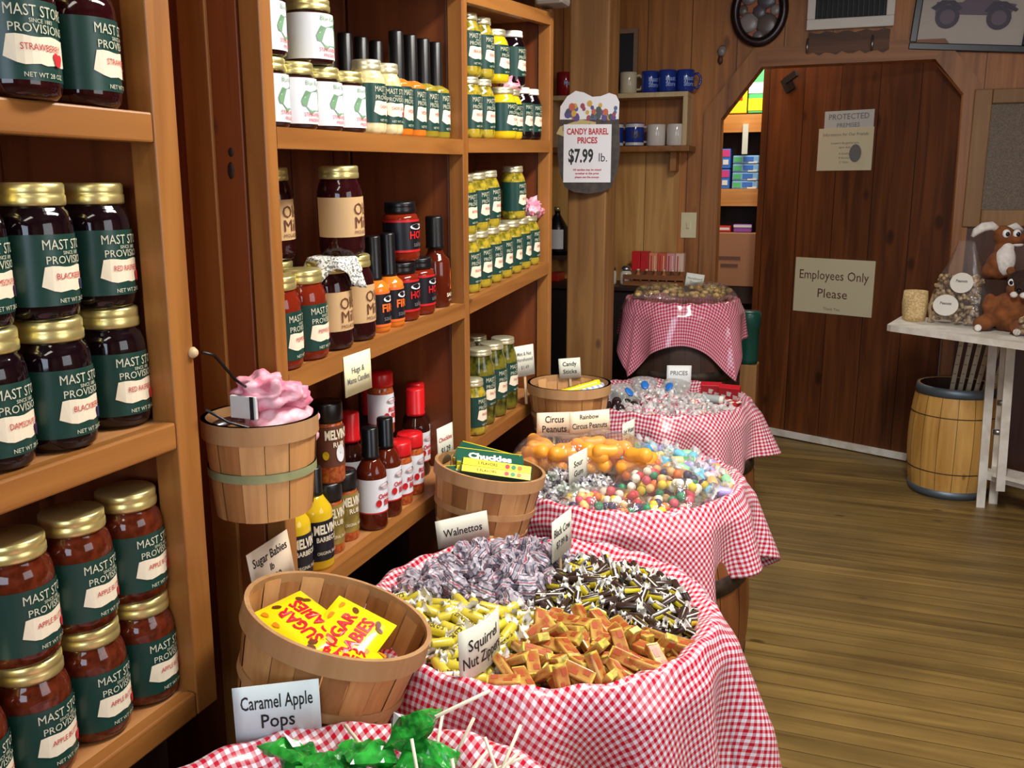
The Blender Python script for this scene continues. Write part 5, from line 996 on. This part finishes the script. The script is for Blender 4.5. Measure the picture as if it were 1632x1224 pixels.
for i in range(7):
    b=MB(); b.lathe([(0,0),(.011,0),(.011,.03),(.005,.036),(.005,.046),(0,.046)],12,VC[i%3]); b.lathe([(0,.046),(.007,.046),(.007,.055),(0,.055)],10,flat('vial_cap',srgb(226,200,160),.4)); o=b.build('sample_bottle'); o.location=(-1.052+.041*i,4.42,.866); tag(o,'tiny brown sample bottle in the wooden rack, %s from the left'%['first','second','third','fourth','fifth','sixth','seventh'][i],'bottle','tiny bottles in the rack')
RC=[(srgb(206,24,26),'plain red'),(srgb(200,30,34),'deep red'),(srgb(226,140,100),'salmon'),(srgb(210,90,60),'orange red'),(srgb(216,150,150),'pink'),(srgb(226,190,170),'pale pink')]
for i,(c,nme) in enumerate(RC):
    t=thing('tea_box','%s box in the row of red boxes behind the sample rack'%nme,'box',(-1.035+.042*i,4.49,.842+.06),group='red boxes behind the rack'); b=MB(); b.box((0,0,.035),(.040,.05,.125 if i<2 else .115),flat('tea%d'%i,c,.4),bev=.002); b.build('carton',t)
    if i>=2: b=MB(); b.box((-.008,-.026,.04),(.005,.001,.08),REDINK); b.box((.009,-.026,.035),(.004,.001,.09),flat('tea_cream',srgb(240,210,180),.5)); b.build('print',t)
for x,l in ((-1.145,'glass shaker with metal top, half hidden by the post'),(-1.07,'glass shaker with metal top and pale label beside the red boxes')):
    t=thing('glass_shaker',l,'shaker',(x,4.42,.843),group='glass shakers on the dark cabinet'); b=MB(); b.lathe([(0,0),(.026,0),(.028,.01),(.028,.055),(.02,.068),(0,.068)],20,flat('shaker_white',srgb(222,214,200),.15)); b.build('jar_body',t); b=MB(); b.lathe([(0,.068),(.023,.068),(.024,.078),(.017,.088),(.008,.092),(0,.092)],20,SILV); b.build('lid',t)
t=thing('wall_ledge','small dark wall ledge seen between the far shelves and the post','shelf',(-1.44,4.55,.96)); b=MB(); b.box((0,0,0),(.20,.16,.02),DARKW); b.build('ledge_board',t)
t2=thing('black_jug','black jug with gold cap and white paper label on the dark wall ledge','jug',(-1.452,4.53,.971)); b=MB(); b.lathe([(0,0),(.05,0),(.055,.02),(.055,.13),(.025,.18),(.014,.20),(.014,.215),(0,.215)],24,BLACK); b.build('jug_body',t2); b=MB(); b.lathe([(0,.215),(.017,.215),(.017,.235),(0,.235)],16,GOLD); b.build('cap',t2); b=MB(); b.lathe([(.0556,.03),(.0556,.125)],18,CARDW,a0=R(-120),a1=R(-40)); b.build('label',t2)
b=MB(); b.box((-1.44,4.55,.70),(.2,.16,.02),DARKW); o=b.build('wall_ledge'); tag(o,'lower dark wall ledge carrying the red book beyond the post','shelf')
t=thing('red_book','red book with orange mark standing on the lower dark ledge','book',(-1.455,4.54,.711)); b=MB(); b.box((0,0,.085),(.05,.11,.17),flat('book_red',srgb(176,34,26),.4),bev=.002); b.build('cover',t); b=MB(); b.box((.0,-.056,.06),(.03,.001,.06),flat('book_orange',srgb(226,140,40),.5)); b.build('print',t)
t=thing('green_canister','dark green canister on a short wooden block, left of the door','canister',(-.462,4.20,.0)); b=MB(); b.lathe([(0,.54),(.046,.54),(.048,.56),(.048,.70),(.052,.705),(.052,.76),(.048,.77),(0,.77)],24,flat('canister_green',srgb(14,72,60),.35)); b.build('canister_body',t); b=MB(); b.box((0,0,.27),(.10,.10,.54),POSTB,bev=.004); b.build('wooden_block',t)
# ---------------- keg with yardsticks, ironing board table ----------------
kg=thing('nail_keg','light wooden nail keg with grey metal end bands under the white board','keg',(.405,4.375,0)); H=.475; rf=lambda z:.178-.022*(2*z/H-1)**2; N=16; b=MB()
for k in range(N):
    a0=2*PI*k/N+.006;a1=2*PI*(k+1)/N-.006; b.grid(lambda u,v:(rf(u*H)*math.cos(a0+(a1-a0)*v),rf(u*H)*math.sin(a0+(a1-a0)*v),u*H),12,2,KEGW)
b.lathe([(.150,H),(.147,.03),(0,.03)],32,DARKW); b.lathe([(rf(z)-.002,z) for z in [i*H/10 for i in range(11)]],32,DARKW); b.lathe([(.147,H),(.1565,H)],32,KEGW); b.build('staves',kg)
for z0,w,m in ((.0,.035,GALV),(H-.036,.038,GALV)): b=MB(); b.lathe([(rf(z0),z0),(rf(z0)+.003,z0),(rf(z0+w)+.003,z0+w),(rf(z0+w),z0+w)],40,m); b.build('end_band',kg)
for z0 in (.115,.355): b=MB(); b.tube([(rf(z0)*1.003*math.cos(i*PI/20),rf(z0)*1.003*math.sin(i*PI/20),z0) for i in range(40)],.002,HOOPM,6,closed=True); b.build('wire_hoop',kg)
YS=wood('yardstick_wood',srgb(176,158,124),srgb(214,200,166),axis=2,rough=.6,knots=0); ysl=['leftmost','second','third','fourth','fifth','rightmost']
for i in range(6):
    b=MB(); x0=.375+.024*i; b.beam((x0-.03,4.33+.008*i,.05),(x0+.035+.014*i,4.36+.008*i,.715),.018,.006,YS,up=(0,-1,0)); 
    for k in range(10): 
        f=.35+.06*k; b.beam((x0-.03+(.065+.014*i)*f-.008,4.33+.03*f+.008*i-.0038,.05+.665*f),(x0-.03+(.065+.014*i)*f+.004,4.33+.03*f+.008*i-.0038,.05+.665*f),.001,.002,INK)
    o=b.build('yardstick'); tag(o,'pale wooden yardstick leaning in the nail keg, %s'%(ysl[i]+' of the six'),'yardstick','yardsticks in the keg')
ib=thing('ironing_board','old white wooden ironing board used as a display table','ironing board',(.6,4.0,0)); d=Vector((.81,-.587,0)).normalized(); nrm=Vector((.587,.81,0)).normalized(); nose=Vector((.10,4.10,0)); Wd=.33
b=MB(ib.location); pl=[]
for i in range(9):
    a=PI/2*i/8; pl.append((.16*(1-math.cos(a))*1.0+.0,Wd/2-Wd*.30*math.sin(a)-0)) if False else None
prof=[(0.0,.0),(.02,-.075),(.09,-.125),(.25,-.155),(.6,-.165),(1.15,-.165),(1.15,.165),(.6,.165),(.25,.155),(.09,.125),(.02,.075)]
P3=[Vector((.10,4.085,0)),Vector((.113,4.065,0)),Vector((1.05,3.385,0)),Vector((1.25,3.66,0)),Vector((.20,4.42,0)),Vector((.178,4.418,0)),Vector((.165,4.40,0))]; n=len(P3); b.add([p+Vector((0,0,.730)) for p in P3]+[p+Vector((0,0,.755)) for p in P3],[list(range(n))[::-1],list(range(n,2*n))]+[(i,(i+1)%n,n+(i+1)%n,n+i) for i in range(n)],OLDWHITE); b.build('board_top',ib)
def leg(a,c,w=.032,h=.02,nm='leg'): b=MB(ib.location); b.beam(a,c,w,h,OLDWHITE,up=(0,1,0)); b.build(nm,ib)
leg((.500,4.17,.73),(.518,4.17,.0)); leg((.545,4.02,.73),(.575,4.10,.10)); leg((.555,4.24,.73),(.572,4.24,.0)); leg((1.10,3.62,.73),(1.14,3.66,.0)); leg((1.05,3.80,.73),(1.16,3.78,.0))
for z,x in ((.34,.545),(.46,.55)):
    b=MB(ib.location); b.lathe([(0,-.02),(.012,-.02),(.012,.02),(0,.02)],14,SILV,Matrix.Translation((x,4.10,z))@Matrix.Rotation(R(90),4,'Y')); b.build('pivot_bolt',ib)
leg((.52,4.20,.14),(1.14,3.75,.14),.035,.05,'lower_rail'); b=MB(ib.location); b.hexa([(.56,4.24,.15),(.54,4.12,.15),(1.10,3.70,.15),(1.16,3.84,.15),(.56,4.24,.165),(.54,4.12,.165),(1.10,3.70,.165),(1.16,3.84,.165)],OLDWHITE); b.build('lower_shelf',ib)
# goods on the board
t=thing('corncob_cup','small pale woven looking cup at the tip of the white board','cup',(.205,4.25,.755)); b=MB(); b.lathe([(0,0),(.042,0),(.047,.03),(.05,.07),(.046,.125),(.040,.125),(.038,.02),(0,.02)],24,noisy('corncob',srgb(196,160,104),srgb(232,204,150),150,.7,2,(.4,.6),.4),rfun=lambda a,z:1+.02*math.cos(16*a)); b.build('cup_body',t)
NUT=[noisy('nut_tan%d'%i,c1,c2,70,.6) for i,(c1,c2) in enumerate(((srgb(150,122,86),srgb(206,180,140)),(srgb(126,98,66),srgb(190,160,118))))]
def nut(b,p,r,rnd,k): M=Matrix.Translation(p)@Euler((rnd.uniform(0,3),rnd.uniform(0,3),0)).to_matrix().to_4x4(); b.lathe([(0,-.017),(.007,-.014),(.0085,-.006),(.0065,0),(.0085,.006),(.007,.014),(0,.017)],8,NUT[k%2],M)
def standbag(label,loc,rz,w,h,dp,seed,nf,labels,fillh):
    t=thing('peanut_bag',label,'bag',loc,(0,0,rz),'bags of peanuts on the white board'); rnd=random.Random(seed); b=MB()
    for k in range(nf):
        z=rnd.uniform(.015,fillh); x=rnd.uniform(-.44,.44)*w*(1-.35*z/h); y=rnd.uniform(-.38,.38)*dp*(1-z/h*.8); nut(b,(x,y,z),.0085,rnd,k)
    o=b.build('peanuts',t); o['kind']='stuff'; b=MB()
    def f(u,v):
        a=2*PI*v; z=h*u; kx=1-.72*max(0,u-.3)/.7; ky=(1-u**1.4)*.95+.04
        nn=1+.10*noise.noise(Vector((math.cos(a)*2+seed,math.sin(a)*2,z*22)))
        ca,sa=math.cos(a),math.sin(a); return (w/2*kx*nn*math.copysign(abs(ca)**.7,ca)+.05*u*w,dp/2*ky*nn*math.copysign(abs(sa)**.6,sa)-.0,z+.004*math.sin(5*a)*u)
    b.grid(f,16,32,FILM); b.build('bag_film',t)
    for (x,z,rx,rz_) in labels:
        b=MB(); y=-dp/2*((1-(z/h)**1.4)*.95+.04)*1.05-.004; b.add([(x+rx*math.cos(i*PI/14),y-.0005*0+.25*(z+rz_*math.sin(i*PI/14)-z)*dp/h*2,z+rz_*math.sin(i*PI/14)) for i in range(28)],[list(range(28))],WHITE)
        b.text('Peanuts',.010,GREYINK,lambda xx,yy:(x+xx,y-.0012+.25*(yy+.008)*dp/h*2,z+yy+.008),rx*1.2,bold=.03); b.build('oval_label',t)
    return t
standbag('tall clear bag of peanuts with two white oval labels on the white board','bag' and (.362,4.195,.755),R(-25),.225,.335,.12,3,210,[(-.026,.080,.050,.042),(.022,.172,.045,.040)],.20)
standbag('clear bag of peanuts at the right picture edge on the white board','bag' and (.60,3.90,.755),R(-30),.13,.12,.08,6,60,[],.09)
# plush toys
def remesh(b,name,parent,vox):
    o=b.build(name,parent); m=o.modifiers.new('r','REMESH'); m.mode='VOXEL'; m.voxel_size=vox; m.use_smooth_shade=True; s=o.modifiers.new('s','SMOOTH'); s.iterations=6; return o
FURB=noisy('brown_fur',srgb(92,48,20),srgb(146,84,38),26,.9,6,(.3,.7),.8); FURD=noisy('dark_fur',srgb(34,18,14),srgb(60,34,24),80,.9,4,(.3,.7),.6); FURT=noisy('tan_fur',srgb(176,116,44),srgb(206,148,72),70,.9,4,(.3,.7),.5); FURW=noisy('white_fur',srgb(214,206,196),srgb(240,236,230),70,.9,3,(.3,.7),.4)
EYEW=glossy('eye_white',srgb(240,240,238),.1); EYEK=glossy('eye_black',srgb(12,12,14),.05)
# brown plush lying on its side of the board
bv=thing('brown_plush','fluffy brown plush animal with dark mask sitting on the white board','plush toy',(.530,4.035,.755),(0,0,R(-25))); b=MB()
b.ball((0,.02,.075),(.085,.07,.078),FURB,3,.15,40,2); b.ball((.045,.0,.165),(.062,.056,.05),FURB,3,.1,40,3); b.ball((-.075,-.04,.03),(.038,.05,.03),FURB,3); b.ball((.06,-.055,.03),(.036,.05,.03),FURB,3); b.ball((-.07,-.015,.10),(.024,.035,.045),FURB,3); b.ball((.10,.0,.09),(.024,.035,.045),FURB,3); remesh(b,'body',bv,.006)
b=MB(); b.ball((.045,.005,.200),(.066,.056,.040),FURD,3,.1,40,5); b.ball((.045,-.035,.172),(.026,.030,.024),FURD,3); remesh(b,'dark_mask',bv,.005)
for s in (-1,1):
    b=MB(); b.ball((.045+s*.036,-.038,.193),(.014,.008,.015),EYEW,2); b.ball((.045+s*.035,-.046,.193),(.007,.004,.008),EYEK,2); b.build('eye',bv)
    b=MB(); b.ball((.045+s*.017,-.060,.150),(.014,.012,.012),FURW,2); b.build('muzzle_tuft',bv); b=MB(); b.ball((.045+s*.058,.01,.232),(.017,.010,.017),FURB,2); b.build('ear',bv)
b=MB(); b.ball((.045,-.066,.168),(.010,.008,.008),EYEK,2); b.build('nose',bv)
for s,p in ((-1,(-.078,-.088,.016)),(1,(.065,-.10,.016))): b=MB(); b.ball(p,(.014,.008,.014),FURW,2); b.build('paw_pad',bv)
# upright dog plush on a small stand box behind the bags
t=thing('display_block','dark wooden block behind the bags carrying the white chested plush','block',(.505,4.165,.755),(0,0,R(-36))); b=MB(); b.box((0,0,.095),(.11,.075,.19),DARKW,bev=.004); b.build('block_body',t)
dg=thing('dog_plush','brown plush dog with white chest and one raised white ear on the block','plush toy',(.495,4.165,.945),(0,0,R(8))); b=MB()
b.ball((0,0,.055),(.05,.045,.06),FURB,3,.1,30,3); b.ball((-.035,.005,.03),(.028,.04,.03),FURB,3); b.ball((.035,.005,.03),(.028,.04,.03),FURB,3); b.ball((.005,0,.115),(.032,.032,.04),FURB,3); b.ball((.01,0,.165),(.042,.040,.038),FURT,3); b.ball((.045,-.02,.158),(.040,.028,.024),FURT,3); b.ball((.0,.0,.185),(.036,.034,.024),FURB,3); remesh(b,'body',dg,.005)
b=MB(); b.ball((.012,-.022,.075),(.038,.036,.062),FURW,3); b.ball((.018,-.012,.128),(.026,.026,.026),FURW,3); remesh(b,'chest',dg,.005)
b=MB(); pts=[(-.02,0,.195),(-.045,-.005,.208),(-.075,-.008,.203),(-.100,-.008,.185),(-.112,-.008,.165)]; b.tube(pts,[.012,.017,.018,.015,.006],FURW,10); b.build('ear',dg); b=MB(); b.tube([(.02,.02,.195),(.05,.03,.205),(.08,.035,.190)],[.011,.015,.006],FURW,10); b.build('ear',dg)
for x,y in ((.002,-.040),(.04,-.038)): b=MB(); b.ball((x,y,.180),(.015,.009,.017),EYEW,2); b.ball((x+.003,y-.008,.178),(.008,.004,.009),EYEK,2); b.build('eye',dg)
b=MB(); b.ball((.082,-.034,.163),(.015,.013,.013),EYEK,2); b.build('nose',dg); b=MB(); b.ball((.05,-.026,.137),(.022,.014,.008),FURW,2); b.build('chin',dg)
# ceiling lamps
for y,l in ((1.55,'white fluorescent ceiling fixture over the candy barrels'),(-.55,'white fluorescent ceiling fixture behind the camera')):
    t=thing('ceiling_lamp',l,'lamp',(.10,y,2.43)); b=MB(); b.box((0,0,-.02),(.30,1.22,.04),WHITE,bev=.005); b.build('housing',t)
    for x in (-.07,.07):
        b=MB(); b.tube([(x,-.57,-.055),(x,.57,-.055)],.013,TUBE if 'TUBE' in globals() else flat('tube_glow',(1,.97,.9,1),.4,Emission_Color=(1,.95,.86,1),Emission_Strength=6.0),10); b.build('tube',t)
for o in bpy.data.objects:
    if o.type=='MESH' and o.location.y<-40 and not o.parent: bpy.data.objects.remove(o)
